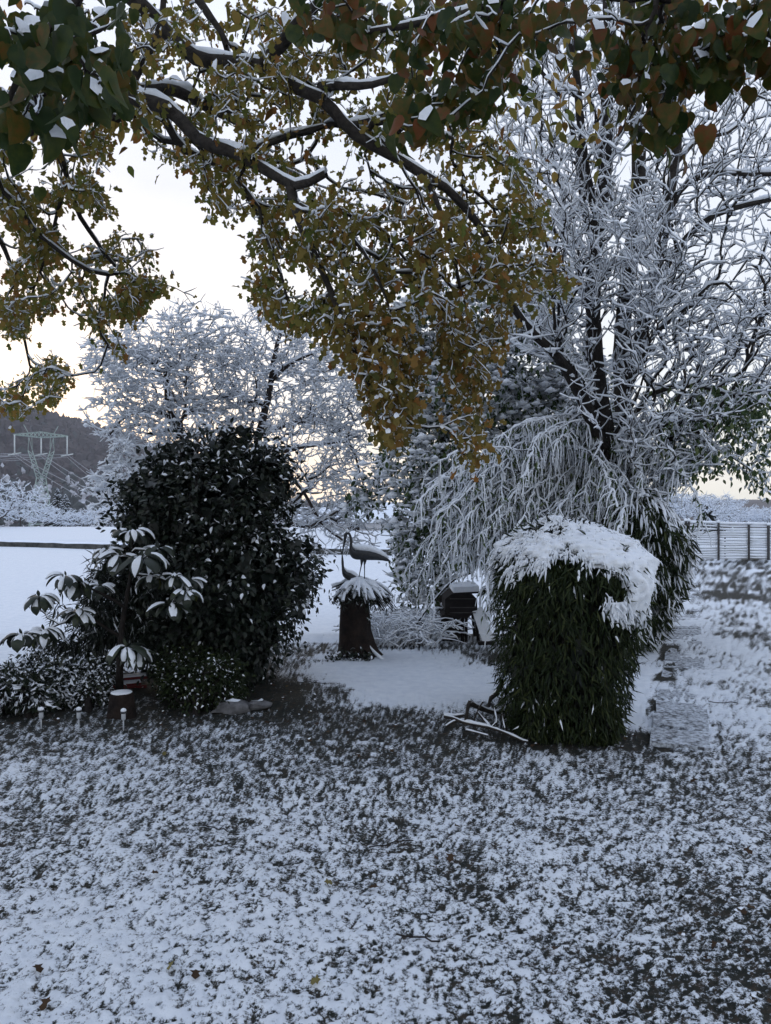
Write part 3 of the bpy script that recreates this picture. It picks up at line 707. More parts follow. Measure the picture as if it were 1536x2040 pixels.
# ================================================================ tree with brown leaves overhead
def overhead_tree():
    base = np.array([-4.6, 5.2, float(zg(-4.6, 5.2))])
    root = thing('oak_tree', 'large tree reaching in from the left with dark limbs and snowy brown green leaves', 'tree', base)
    sk = Skel(90000)
    sk.limb([base-[0, 0, .2], base+[.1, .1, 1.2], base+[.05, .2, 2.6], base+[.3, .2, 4.0], base+[.2, .5, 6.5]], .34, .2)
    L = lambda *a: [W(*q) for q in a]
    fork = base+np.array([.2, .2, 2.9]); fork2 = base+np.array([.3, .3, 4.4])
    sk.limb([fork]+L((-60, 290, 5.3), (10, 272, 5.4), (70, 245, 5.5), (150, 215, 5.6), (230, 195, 5.8), (300, 185, 6.0), (350, 182, 6.3), (420, 215, 6.7), (500, 250, 7.)), .12, .04, power=.8)
    sk.limb(L((218, 172, 5.75), (280, 198, 5.6), (335, 215, 5.5), (400, 280, 5.4), (480, 312, 5.3), (560, 358, 5.2), (600, 370, 5.1), (650, 345, 5.0)), .065, .025)
    sk.limb([fork2]+L((100, -160, 5.6), (250, -20, 5.7), (350, 82, 5.8), (400, 118, 5.8), (495, 128, 5.7), (545, 140, 5.6), (590, 178, 5.5), (645, 200, 5.4), (680, 240, 5.4), (720, 275, 5.4), (800, 320, 5.4), (850, 350, 5.4), (890, 375, 5.5), (940, 430, 5.6), (985, 500, 5.7), (1015, 560, 5.8)), .10, .022, power=.9)
    sk.limb(L((530, 122, 5.6), (560, 90, 5.4), (600, 40, 5.2), (680, -40, 5.)), .05, .03)
    sk.limb(L((640, 172, 5.45), (680, 168, 5.2), (740, 170, 5.), (800, 150, 4.8)), .035, .015)
    sk.limb(L((578, 365, 5.15), (590, 420, 5.1), (620, 490, 5.05), (650, 560, 5.0), (672, 610, 5.0), (700, 680, 4.9), (735, 760, 4.9), (765, 850, 4.8)), .032, .008)
    sk.limb(L((600, 410, 5.1), (650, 440, 5.), (700, 470, 4.9), (735, 520, 4.8), (770, 600, 4.8)), .022, .008)
    sk.limb(L((320, 205, 5.5), (330, 240, 5.6), (370, 300, 5.8), (430, 330, 6.0), (490, 390, 6.2), (530, 460, 6.3), (560, 540, 6.3)), .03, .009)
    sk.limb(L((105, 235, 5.5), (118, 300, 5.9), (130, 350, 6.2), (155, 420, 6.4), (190, 480, 6.6), (230, 530, 6.8), (300, 570, 7.0)), .03, .010)
    sk.limb(L((130, 360, 6.2), (118, 410, 6.3), (100, 480, 6.4), (85, 530, 6.5), (60, 600, 6.6)), .018, .008)
    sk.limb(L((250, 190, 5.8), (290, 120, 5.9), (320, 60, 6.0), (330, -40, 6.)), .04, .02)
    sk.limb(L((440, 60, 5.8), (455, 110, 5.9), (465, 160, 6.), (472, 210, 6.)), .02, .008)
    sk.limb(L((395, 0, 5.9), (430, 45, 5.8), (455, 90, 5.8)), .03, .02)
    sk.limb(L((850, 350, 5.4), (875, 410, 5.2), (895, 480, 5.2), (915, 560, 5.3), (930, 620, 5.4)), .022, .009)
    sk.limb(L((690, 250, 5.4), (740, 240, 5.6), (820, 210, 5.8), (900, 190, 5.9)), .03, .012)
    sk.limb([fork+[0, 0, .3]]+L((-120, 350, 6.6), (-40, 420, 7.4), (20, 520, 8.), (40, 640, 8.2), (60, 730, 8.4)), .05, .012)
    # leafy volume outlines in the photograph, with distance and amount
    regs = [
        ([(0, 270), (215, 270), (235, 420), (200, 450), (90, 420), (0, 500)], 230, 5.6, 7.4, .8),
        ([(0, 400), (110, 400), (200, 400), (330, 520), (345, 570), (300, 610), (170, 640), (0, 620)], 300, 6.0, 8.2, .75),
        ([(140, 560), (330, 545), (400, 600), (380, 620), (260, 660), (240, 720), (200, 660), (150, 620)], 110, 6.2, 8.0, .7),
        ([(0, 610), (60, 620), (140, 760), (135, 790), (60, 815), (0, 850)], 150, 7.0, 9.5, .6),
        ([(120, 0), (560, 0), (600, 140), (520, 330), (430, 400), (380, 330), (300, 320), (240, 240), (120, 270)], 330, 5.0, 8.0, .6),
        ([(330, 300), (560, 300), (620, 420), (600, 640), (560, 660), (500, 560), (470, 430), (400, 400)], 220, 5.2, 7.0, .7),
        ([(560, 0), (980, 0), (985, 300), (1060, 420), (1000, 560), (900, 520), (780, 450), (600, 420), (560, 200)], 380, 5.2, 7.4, .6),
        ([(560, 350), (900, 420), (1040, 500), (1090, 560), (1060, 610), (960, 580), (900, 640), (860, 600), (800, 660), (720, 640), (700, 680), (640, 610), (600, 480)], 350, 4.6, 6.6, .65),
        ([(700, 640), (800, 640), (830, 720), (830, 800), (800, 870), (770, 880), (750, 830), (705, 720)], 180, 4.5, 5.4, 0),
        ([(560, 600), (690, 600), (735, 690), (690, 700), (640, 660), (590, 650)], 70, 4.7, 5.6, 0),
        ([(850, 600), (930, 640), (1010, 620), (1000, 720), (965, 760), (955, 900), (925, 940), (915, 860), (890, 760)], 130, 4.9, 6.0, .45),
        ([(960, 250), (1060, 360), (1130, 560), (1100, 620), (1010, 560), (960, 400)], 140, 5.4, 6.6, .6),
    ]
    T = []; w = []
    for poly, n, d0, d1, cl in regs:
        q = region(poly, n, d0, d1, cl, 34.); T.append(q); w.append(np.full(n, poly is regs[8][0] or poly is regs[10][0]))
    # crown that carries on above and behind the frame
    e = np.stack([rng.uniform(-4.5, 3.0, 700), rng.uniform(.5, 7.5, 700), rng.uniform(5.2, 7.5, 700)], 1)
    T = np.vstack(T); sk.grow(T, 4, .22, .0, .14, r0=.0032)
    ends = np.array([b+n-1 for b, n, k in sk.paths]); P = sk.P[ends]; Pm = sk.P[ends-2]
    add_tree_wood(root, sk, M['bark'], .0068, .55, kk=3, ks=3, lo=.3, tw=((1500, .05, .18), dict(up=-.1, r=.002)))
    px = P[:, 0]/P[:, 1]*FPX+768; py = HOR-(P[:, 2]-H)/P[:, 1]*FPX
    gold = in_poly(px, py, [(650, 620), (1010, 620), (1010, 920), (700, 920), (700, 700)]) | (in_poly(px, py, [(780, 420), (1110, 420), (1110, 700), (780, 700)]) & (rng.random(len(px)) < .5))
    m = MB(); mg = MB()
    for sel, mm in ((~gold, m), (gold, mg)):
        A = P[sel]; B = Pm[sel]; k = 7
        t = rng.random((len(A), k, 1)); q = A[:, None]+(B-A)[:, None]*t*1.6; q = (q+rng.normal(size=q.shape)*.05).reshape(-1, 3)
        leaves(mm, LOBED, q, rdir(len(q), 1.5), rng.uniform(.042, .086, len(q)), 0, np.clip(rng.normal(.45, .26, len(q)), 0, 1), .5, 1, .18, .5, .15, .85, .7, PAD)
    if mg.n: mg.build('golden_foliage', [M['leaf_gold'], M['snow']], root, 'stuff')
    m.build('foliage', [M['leaf_oak'], M['snow']], root, 'stuff')
    # high crown over the camera, outside the picture: coarse leaf clumps
    e = e[::2]; m = MB(); q = (e[:, None]+rng.normal(size=(len(e), 14, 3))*.22).reshape(-1, 3)
    leaves(m, OVAL, q, rdir(len(q), 1.), rng.uniform(.10, .16, len(q)), 0, None, .5, 1); m.build('upper_crown', [M['leaf_oak'], M['snow']], root, 'stuff')
overhead_tree()

# ================================================================ near round-leaved branches
def near_branches():
    base = np.array([2.6, -1.2, 0.])
    root = thing('linden_tree', 'tree overhead with big dark round leaves hanging into the top of the photo', 'tree', base)
    sk = Skel(20000)
    sk.limb([base, base+[-.1, .1, 1.8], base+[-.2, .2, 3.6], base+[-.4, .4, 5.]], .2, .12)
    f = base+np.array([-.2, .2, 3.4])
    L = lambda *a: [W(*q) for q in a]
    sk.limb([f]+L((1900, -420, 2.2), (1500, -120, 2.7), (1300, -10, 2.9), (1100, -20, 3.1), (900, 30, 3.2), (740, 60, 3.3)), .05, .012)
    sk.limb([f]+L((1400, -500, 1.9), (700, -400, 2.0), (300, -150, 2.1), (150, 0, 2.1), (60, 110, 2.1), (20, 200, 2.1)), .04, .008)
    sk.limb(L((1500, -120, 2.7), (1560, 0, 2.8), (1500, 90, 2.9), (1400, 130, 3.0)), .02, .006)
    regs = [([(0, 0), (235, 0), (250, 110), (225, 200), (130, 245), (40, 270), (0, 250)], 44, 1.9, 2.5, .5),
            ([(700, 0), (990, 0), (1020, 110), (960, 200), (880, 240), (800, 260), (700, 160)], 74, 2.9, 3.9, .7),
            ([(840, 0), (1180, 0), (1160, 60), (1010, 70), (850, 60)], 34, 2.8, 3.6, .5),
            ([(1150, 0), (1536, 0), (1536, 110), (1480, 130), (1340, 170), (1250, 160), (1240, 60)], 120, 2.7, 3.7, .6),
            ([(1245, 100), (1340, 100), (1350, 230), (1300, 270), (1255, 180)], 24, 2.9, 3.4, 0),
            ([(1536, 0), (1800, -50), (1800, 160), (1536, 110)], 50, 2.7, 3.6, 0),
            ([(560, -10), (720, -10), (720, 60), (640, 50), (600, 30)], 24, 3.2, 3.9, 0)]
    T = np.vstack([region(*r) for r in regs]); sk.grow(T, 4, .25, 0., .15, r0=.0026)
    add_tree_wood(root, sk, M['bark'], .004, .5, kk=4, ks=4)
    ends = np.array([b+n-1 for b, n, k in sk.paths]); P = sk.P[ends]; k = 5
    q = (P[:, None]+rng.normal(size=(len(P), k, 3))*[.06, .06, .04]).reshape(-1, 3)
    px = q[:, 0]/q[:, 1]*FPX+768; py = HOR-(q[:, 2]-H)/q[:, 1]*FPX
    size = rng.uniform(.036, .092, len(q)); CU = [ROUND, curl(ROUND, .35, .25), curl(ROUND, .5, -.3), curl(ROUND, .15, -.5)]; big = size/q[:, 1]*((px > -30) & (px < 1570) & (py > -40)); o = np.argsort(-big)
    dirs = rdir(len(q), 3.2); tint = np.clip(np.where(px > 600, rng.normal(.5, .25, len(q)), rng.normal(.25, .2, len(q))), 0, 1)
    for i in o[:280]:
        m = MB(); leaves(m, CU[i % 4], q[i:i+1], dirs[i:i+1], size[i:i+1], 0, tint[i:i+1], .35, 1, .14, .3, .2, 1, 1., PAD)
        me = m.mesh('leaf', [M['leaf_near'], M['snow']], base); link('leaf', me, root)
    r = o[280:]; m = MB(); leaves(m, CU[1], q[r], dirs[r], size[r], 0, tint[r], .35, 1, .14, .3, .2, 1, 1., PAD); m.build('foliage', [M['leaf_near'], M['snow']], root, 'stuff')
near_branches()

# ================================================================ bare snow-laden trees on the right
def right_tree():
    L = lambda *a: [W(*q) for q in a]
    b = W(1212, 1000, 10.6); b[2] = 0
    root = thing('bare_tree', 'tall dark trunk with a low curved limb reaching left and snow-laden bare branches', 'tree', b)
    sk = Skel(90000); step = .2
    sk.limb([b-[0, 0, .1]]+L((1212, 1000, 10.6), (1213, 900, 10.6), (1198, 800, 10.6), (1186, 700, 10.6), (1180, 600, 10.6), (1186, 490, 10.6), (1196, 420, 10.6), (1204, 330, 10.7), (1210, 200, 10.8), (1214, 80, 10.9), (1210, -60, 11.)), .15, .075, step, wob=.02, power=.7)
    sk.limb(L((1210, 905, 10.6), (1185, 850, 10.4), (1160, 790, 10.2), (1135, 745, 10.), (1105, 700, 9.8), (1060, 665, 9.6), (1030, 625, 9.4), (1010, 590, 9.3)), .10, .04, step, wob=.02)
    sk.limb(L((1195, 440, 10.6), (1170, 360, 10.4), (1158, 260, 10.3), (1148, 140, 10.2), (1130, 40, 10.1), (1110, -60, 10.)), .065, .04, step)
    sk.limb(L((1180, 480, 10.6), (1162, 400, 10.8), (1150, 300, 11.), (1120, 200, 11.1), (1060, 120, 11.2), (1030, 60, 11.2)), .055, .02, step)
    sk.limb(L((1180, 600, 10.6), (1160, 575, 10.4), (1120, 535, 10.2), (1060, 520, 10.), (1010, 500, 9.9)), .035, .015, step)
    sk.limb(L((1204, 330, 10.7), (1240, 260, 10.4), (1290, 170, 10.2), (1330, 90, 10.)), .035, .02, step)
    sk.limb(L((1183, 580, 10.6), (1230, 520, 10.3), (1290, 510, 10.1), (1350, 525, 10.)), .03, .012, step)
    sk.limb(L((1215, 880, 10.6), (1245, 830, 10.4), (1270, 790, 10.3), (1285, 740, 10.2)), .03, .012, step)
    regs = [([(1010, 20), (1240, -20), (1240, 420), (1180, 600), (1120, 640), (1050, 480), (980, 300), (985, 150)], 880, 9.2, 12.2, .25),
            ([(1100, 420), (1340, 380), (1400, 560), (1300, 640), (1150, 610)], 520, 9.0, 11.5, .2),
            ([(1040, 560), (1180, 560), (1200, 900), (1150, 800), (1080, 720), (1000, 680)], 260, 9.3, 11.5, .2)]
    T = np.vstack([region(r[0], r[1], r[2], r[3], r[4], 70.) for r in regs])
    sk.grow(T, 5, .55, .03, .08, r0=.0058)
    add_tree_wood(root, sk, M['bark_dark'], .0155, .5, kk=3, ks=3, lo=.25, tw=((2300, .12, .34), dict(up=.5, r=.0045)))
    E = sk.P[:sk.N]; fluff(root, E[(rng.random(len(E)) < .12)], .014, .036)
    # second
    b2 = W(1252, 1000, 11.4); b2[2] = 0
    root = thing('bare_tree', 'grey trunks behind the dark one, limbs arching to the right edge loaded with snow', 'tree', b2)
    sk = Skel(90000)
    sk.limb([b2-[0, 0, .1]]+L((1250, 950, 11.4), (1246, 850, 11.4), (1238, 720, 11.4), (1244, 600, 11.4), (1262, 470, 11.4), (1272, 350, 11.4), (1268, 220, 11.4), (1256, 90, 11.4), (1250, -60, 11.4)), .15, .085, step, wob=.02)
    sk.limb(L((1243, 800, 11.4), (1272, 690, 11.2), (1298, 580, 11.1), (1318, 480, 11.), (1335, 380, 11.), (1350, 270, 11.), (1362, 160, 11.), (1370, 40, 11.), (1380, -60, 11.)), .095, .05, step, wob=.02)
    sk.limb(L((1290, 610, 11.1), (1330, 530, 10.8), (1370, 470, 10.6), (1420, 430, 10.4), (1480, 410, 10.2), (1560, 392, 10.)), .05, .032, step)
    sk.limb(L((1325, 440, 11.), (1360, 370, 10.8), (1400, 350, 10.6), (1440, 343, 10.5), (1500, 347, 10.3), (1570, 345, 10.2)), .05, .03, step)
    sk.limb(L((1345, 330, 11.), (1390, 280, 11.1), (1460, 260, 11.2), (1500, 200, 11.3), (1560, 160, 11.3)), .035, .015, step)
    sk.limb(L((1262, 720, 11.2), (1310, 660, 10.8), (1370, 610, 10.5), (1430, 560, 10.3), (1480, 600, 10.1), (1520, 660, 10.)), .035, .012, step)
    sk.limb(L((1250, 840, 11.4), (1310, 780, 11.), (1390, 770, 10.7), (1460, 790, 10.4), (1545, 810, 10.2)), .04, .018, step)
    sk.limb(L((1250, 860, 11.4), (1300, 850, 11.), (1360, 860, 10.7), (1440, 900, 10.5), (1500, 940, 10.3)), .03, .01, step)
    sk.limb(L((1480, 130, 11.3), (1490, 180, 11.), (1536, 200, 10.9)), .02, .01, step)
    regs = [([(1240, 60), (1536, 130), (1620, 300), (1620, 620), (1536, 720), (1290, 640), (1240, 350)], 900, 9.2, 13., .25),
            ([(1230, 600), (1536, 560), (1600, 700), (1536, 800), (1400, 840), (1250, 900), (1210, 760)], 700, 9.2, 12.5, .25),
            ([(1240, 840), (1400, 800), (1440, 920), (1330, 980), (1290, 1040), (1230, 990)], 420, 9.6, 12., .1)]
    T = np.vstack([region(r[0], r[1], r[2], r[3], r[4], 70.) for r in regs])
    sk.grow(T, 5, .5, .04, .08, r0=.0058)
    add_tree_wood(root, sk, M['bark'], .0150, .5, kk=3, ks=3, lo=.25, tw=((2600, .12, .34), dict(up=.5, r=.0045)))
    E = sk.P[:sk.N]; fluff(root, E[(rng.random(len(E)) < .12)], .014, .036)
    # leafy sprays low on the right
    P = region([(1300, 780), (1536, 800), (1536, 990), (1450, 930), (1330, 960)], 260, 9.8, 11.5, .5, 50.)
    P = np.vstack([P, region([(1340, 740), (1536, 780), (1536, 860), (1400, 840)], 120, 9.8, 11.5, .3, 50.)])
    m = MB(); q = (P[:, None]+rng.normal(size=(len(P), 6, 3))*.1).reshape(-1, 3)
    leaves(m, OVAL, q, rdir(len(q), 1.5), rng.uniform(.06, .11, len(q)), 0, None, .7, 1, .2, .7); m.build('foliage', [M['leaf_green'], M['snow']], root, 'stuff')
    sk2 = Skel(8000); sk2.limb(L((1250, 860, 11.4), (1330, 850, 11.), (1420, 880, 10.7), (1500, 930, 10.5), (1530, 965, 10.4)), .02, .005); sk2.grow(P, 4, .2, r0=.003)
    m = MB(); m2 = MB()
    for Q, R in sk2.poly(): m.add(*tubes(Q, R, 3)); m2.add(*snow_on(Q, R, .008, .5))
    m.build('leafy_twigs', M['twig'], root, 'stuff'); m2.build('twig_snow', M['snow'], root, 'stuff')
right_tree()

# ================================================================ frosted trees at mid left
def white_trees():
    L = lambda *a: [W(*q) for q in a]
    b = W(405, 1000, 13.5); b[2] = gz(b[0], b[1])
    root = thing('snowy_tree', 'spreading tree white with snow, its crown leaning left against the yellow sky', 'tree', b)
    sk = Skel(90000)
    sk.limb([b-[0, 0, .1]]+L((400, 960, 13.5), (375, 890, 13.5), (350, 850, 13.5), (335, 800, 13.5), (330, 740, 13.5)), .11, .05, .15, wob=.03)
    sk.limb(L((345, 835, 13.5), (300, 815, 13.3), (250, 830, 13.), (215, 870, 12.8)), .04, .015, .15)
    sk.limb(L((350, 850, 13.5), (375, 820, 13.6), (400, 800, 13.8), (450, 790, 14.)), .04, .015, .15)
    sk.limb(L((335, 780, 13.5), (310, 730, 13.3), (260, 700, 13.), (200, 690, 12.8)), .035, .015, .15)
    bl = [(330, 680, 13.5, 95, 50, 1.0), (400, 650, 13.6, 80, 45, .9), (240, 730, 13.1, 75, 55, .9), (300, 760, 13.3, 90, 70, 1.1), (400, 750, 13.8, 90, 85, 1.1),
          (220, 830, 13., 55, 45, .8), (290, 870, 13.2, 75, 60, .9), (380, 860, 13.6, 90, 70, 1.), (250, 960, 13., 60, 60, .7), (225, 700, 12.9, 60, 35, .6)]
    T, _ = blobs(bl, 2300, .35); T2 = region([(640, 1050), (185, 1050), (160, 960), (240, 900), (420, 900)], 200, 12.6, 14., .4)
    sk.grow(np.vstack([T, T2]), 4, .3, .03, .10, r0=.0032)
    add_tree_wood(root, sk, M['twig'], .0125, .5, kk=3, ks=3, lo=.5, tw=((3500, .08, .22), dict(up=.1, r=.003)))
    E = np.array([p_[0]+p_[1]-1 for p_ in sk.paths]); E = sk.P[E]; fluff(root, E[rng.random(len(E)) < .8], .022, .06)
    b = W(520, 1000, 14.3); b[2] = gz(b[0], b[1])
    root = thing('snowy_tree', 'tree white with snow and black forked trunk rising behind the dark shrub', 'tree', b)
    sk = Skel(90000)
    sk.limb([b-[0, 0, .1]]+L((515, 950, 14.3), (512, 880, 14.3), (530, 810, 14.3), (542, 740, 14.3), (550, 690, 14.3), (568, 640, 14.3)), .15, .03, .15, wob=.03)
    sk.limb(L((515, 890, 14.3), (560, 900, 14.), (610, 890, 13.8), (680, 880, 13.6)), .05, .015, .15)
    sk.limb(L((540, 760, 14.3), (570, 730, 14.1), (610, 710, 13.9), (650, 690, 13.8)), .04, .012, .15)
    sk.limb(L((530, 810, 14.3), (480, 790, 14.5), (450, 740, 14.6)), .04, .012, .15)
    sk.limb(L((512, 870, 14.3), (600, 840, 14.), (680, 860, 13.7), (720, 950, 13.4), (735, 1040, 13.2)), .04, .012, .15)
    sk.limb(L((515, 930, 14.3), (590, 960, 13.9), (640, 1040, 13.6), (690, 1080, 13.4)), .045, .018, .15)
    bl = [(530, 680, 14.4, 85, 70, 1.2), (610, 690, 14.2, 80, 60, 1.1), (480, 740, 14.5, 70, 80, 1.2), (560, 790, 14.3, 100, 80, 1.3), (650, 780, 14., 80, 85, 1.1), (620, 890, 14., 100, 80, 1.2), (690, 930, 13.7, 60, 90, .8), (690, 800, 14., 60, 80, .8),
          (450, 860, 14.3, 70, 60, 1.), (640, 1000, 13.8, 80, 60, .8), (650, 1060, 13.7, 60, 60, .6), (710, 1050, 13.5, 50, 60, .6), (560, 620, 14.4, 60, 22, .5)]
    T, _ = blobs(bl, 2700, .3)
    sk.grow(T, 4, .3, .02, .10, r0=.0032)
    add_tree_wood(root, sk, M['twig'], .0115, .5, kk=3, ks=3, lo=.5, tw=((4000, .08, .22), dict(up=-.05, r=.003)))
    E = np.array([p_[0]+p_[1]-1 for p_ in sk.paths]); E = sk.P[E]; fluff(root, E[(rng.random(len(E)) < .6) & (E[:, 2] > 1.8)], .02, .055)
white_trees()

# ================================================================ evergreens in the middle
def evergreen():
    b = W(880, 1200, 13.2); b[2] = gz(b[0], b[1])
    root = thing('evergreen_tree', 'broad green evergreen with heavy snow on its leaves behind the golden sprays', 'tree', b)
    sk = Skel(60000); L = lambda *a: [W(*q) for q in a]
    sk.limb([b-[0, 0, .1]]+L((882, 1100, 13.2), (888, 950, 13.2), (880, 800, 13.2), (870, 680, 13.2)), .13, .03, .2)
    bl = [(860, 640, 13.2, 90, 60, .8), (960, 640, 13.3, 80, 70, .8), (800, 720, 13.1, 60, 60, .7), (840, 800, 13., 85, 80, .9), (940, 780, 13.1, 100, 90, 1.), (1050, 720, 13.3, 80, 90, .9), (1080, 640, 13.3, 60, 70, .8), (820, 930, 12.8, 80, 60, .9), (920, 920, 12.9, 100, 80, 1.),
          (850, 1040, 12.6, 70, 80, .8), (930, 1020, 12.7, 80, 90, .8), (840, 1130, 12.5, 60, 80, .6), (1080, 830, 13.3, 90, 80, .9), (735, 980, 12.9, 35, 45, .4), (1150, 800, 13.5, 80, 90, .8)]
    T, v = blobs(bl, 1800, .5)
    sk.grow(T, 4, .2, 0, .12, r0=.004)
    add_tree_wood(root, sk, M['bark'], .014, .5, kk=3, ks=3, lo=.4, tw=((2500, .12, .4), dict(up=.1, r=.003)))
    k = 7; q = (T[:, None]+rng.normal(size=(len(T), k, 3))*.10).reshape(-1, 3)
    m = MB(); leaves(m, OVAL, q, rdir(len(q), 1.3), rng.uniform(.07, .13, len(q)), 0, np.clip(rng.normal(.4, .3, len(q)), 0, 1), .8, 1, .25, .9, .2, 1.1)
    m.build('foliage', [M['leaf_green'], M['snow']], root, 'stuff')
    up = T[(rng.random(len(T)) < .8)]; up = np.vstack([up, up+rng.normal(size=up.shape)*.12, up+rng.normal(size=up.shape)*.16]); fluff(root, up+[0, 0, .07], .03, .10)
evergreen()

def weeping():
    """drooping cedar: arching fronds hung with snowy twigs"""
    b = W(1120, 1180, 10.8); b[2] = 0
    root = thing('weeping_conifer', 'weeping conifer with arching fronds hung in snow behind the bamboo clump', 'tree', b)
    m = MB(); m.add(*tubes(resample([b-[0, 0, .1], W(1130, 1050, 10.8), W(1150, 900, 10.8), W(1150, 830, 10.8)], .15), np.linspace(.1, .03, len(resample([b-[0, 0, .1], W(1130, 1050, 10.8), W(1150, 900, 10.8), W(1150, 830, 10.8)], .15))), 8)); m.build('trunk', M['bark_dark'], root)
    fr = []
    ends = [((1140, 830), (1020, 880), (930, 1000), (880, 1130)), ((1140, 830), (1000, 900), (900, 1020), (860, 1180)), ((1140, 850), (1040, 930), (960, 1000), (900, 1090)), ((1130, 900), (1020, 980), (920, 1040), (850, 1150)), ((1140, 880), (1060, 980), (1000, 1080), (960, 1180)),
            ((1130, 940), (1060, 1020), (1010, 1090), (980, 1190)), ((1150, 830), (1210, 860), (1270, 930), (1300, 1020)), ((1150, 840), (1180, 880), (1200, 950), (1210, 1040)), ((1145, 860), (1110, 940), (1080, 1020), (1060, 1100)), ((1150, 900), (1130, 960), (1150, 1020), (1160, 1080)),
            ((1140, 830), (1060, 860), (980, 900), (930, 960)), ((1150, 820), (1100, 830), (1040, 860), (990, 930)), ((1145, 900), (1070, 950), (1010, 1010), (950, 1100)), ((1150, 880), (1230, 910), (1270, 980), (1290, 1060)), ((1100, 950), (1020, 1010), (950, 1100), (930, 1220)), ((1100, 1000), (1040, 1060), (985, 1130), (960, 1230))]
    mb = MB(); ms = MB(); hang = []
    for i in range(120):
        e = ends[i % len(ends)]; e = e[:2+int(rng.random() < .75)+int(rng.random() < .6)]; dz = rng.normal()*.5; j = rng.normal(size=2)*24; jo = rng.normal(size=2)*[34, 26]+[8, 20]
        P = resample([W(p[0]+j[0]*k*.7+jo[0]*(1-k/4.), p[1]+j[1]*k*.6+abs(jo[1])*(1-k/4.)+rng.normal()*9, 10.8+(dz-.9)*k/3.) for k, p in enumerate(e)], .06)
        pr = HOR-(P[:, 2]-H)/P[:, 1]*FPX; pp = P[:, 0]/P[:, 1]*FPX+768; P = P[~((pp > 868) & (pp < 965) & (pr > 1150))]
        if len(P) < 6: continue
        t = np.linspace(0, 1, len(P)); R = .007*(1-t)+.003
        P[1:] += np.cumsum(rng.normal(size=(len(P)-1, 3))*.012, 0); mb.add(*tubes(P, R, 4)); ms.add(*snow_on(P, R, .010, .6, lo=.5))
        I = rng.integers(0, len(P), 44); hang.append(P[I])
    hang = np.vstack(hang); hp = hang[:, 0]/hang[:, 1]*FPX+768; hr_ = HOR-(hang[:, 2]-H)/hang[:, 1]*FPX; hang = hang[~((hp > 868) & (hp < 965) & (hr_ > 1118))]; N = len(hang)
    L = rng.uniform(.10, .40, N)**1.0; s = np.linspace(0, 1, 4)
    dr = rng.normal(size=(N, 3))*[.5, .5, 0]; dr[:, 0] -= .25
    P = hang[:, None]+dr[:, None]*(L[:, None]*.8)[..., None]*(s*(2-s))[None, :, None]*.7; P[..., 2] -= L[:, None]*(s**1.5)[None]
    P += rng.normal(size=P.shape)*.008
    R = np.repeat((.005*(1-.6*s))[None], N, 0); mb.add(*tubes(P[:, ::2], R[:, ::2], 3))
    T = P.copy(); T[..., 2] += .006; T[..., 1] -= .003
    ms.add(*tubes(T, np.repeat((.0125*(1-.5*s))[None], N, 0)*rng.uniform(.5, 1.2, (N, 1)), 4))
    # needles: short dark blades under the snow
    q = (P[:, 1::3, None]+rng.normal(size=(N, 1, 2, 3))*.02).reshape(-1, 3); mn = MB(); leaves(mn, BLADE, q, rdir(len(q), 2.), rng.uniform(.06, .12, len(q)), 0, None, 0, width=2.0)
    mn.build('needles', M['leaf_green'], root, 'stuff')
    fluff(root, P[:, 1:].reshape(-1, 3)[rng.random(N*(P.shape[1]-1)) < .55], .010, .026); mb.build('fronds', M['bark_dark'], root, 'stuff'); ms.build('frond_snow', M['snow'], root, 'stuff')
weeping()

# ================================================================ bamboo
def bamboo(root, prof, depth0, n_leaf, n_culm, snow_top, lean=(0, 0), leaf_up=.2, tintmu=.45, size=(.06, .12), snowf=.018):
    """prof: (row, left px, right px, front dist, back dist) outlines up the clump"""
    prof = np.array(prof, float)
    def at(t, a, s):
        row = np.interp(t, np.linspace(0, 1, len(prof)), prof[:, 0]); l = np.interp(t, np.linspace(0, 1, len(prof)), prof[:, 1]); r = np.interp(t, np.linspace(0, 1, len(prof)), prof[:, 2])
        f = np.interp(t, np.linspace(0, 1, len(prof)), prof[:, 3]); k = np.interp(t, np.linspace(0, 1, len(prof)), prof[:, 4])
        mid = (f+k)/2; c = WA((l+r)/2, row, mid); w = (r-l)/2/FPX*f
        ca, sa = np.cos(a), np.sin(a); pw = .75
        return c+np.stack([w*s*np.sign(ca)*np.abs(ca)**pw, (k-f)/2*s*np.sign(sa)*np.abs(sa)**pw, 0*t], -1), np.stack([ca, sa, 0*t], -1)
    t = rng.random(n_leaf)**.9; a = rng.random(n_leaf)*2*PI; a = np.where(rng.random(n_leaf) < .45, -PI/2+rng.normal(size=n_leaf)*.9, a)
    s = 1-.28*rng.random(n_leaf)**1.8; s = s*(1+.10*(fbm(a*3, t*9, 2., 2)-.5)*2)
    P, o = at(t, a, s); P += rng.normal(size=P.shape)*.02
    m = MB(); leaves(m, BLADE, P, rdir(n_leaf, 1.7, o, .9)*1., rng.uniform(size[0], size[1], n_leaf), 0, np.clip(rng.normal(tintmu, .28, n_leaf), 0, 1), snowf, 1, .12, leaf_up, .25, 1.15)
    m.build('foliage', [M['leaf_bamboo'], M['snow']], root, 'stuff')
    for i in range(n_culm):
        aa = rng.random()*2*PI if i % 2 else -PI/2+rng.normal()*.8; ss = .3+.38*rng.random()
        tt = np.linspace(0, .85+.12*rng.random(), 6); q, _ = at(tt, np.full(6, aa), np.full(6, ss)+tt*.12)
        q[0, 2] = 0; m = MB(); m.add(*tubes(q, np.linspace(.010, .004, 6), 5)); m.build('culm', M['culm'], root)
    return at
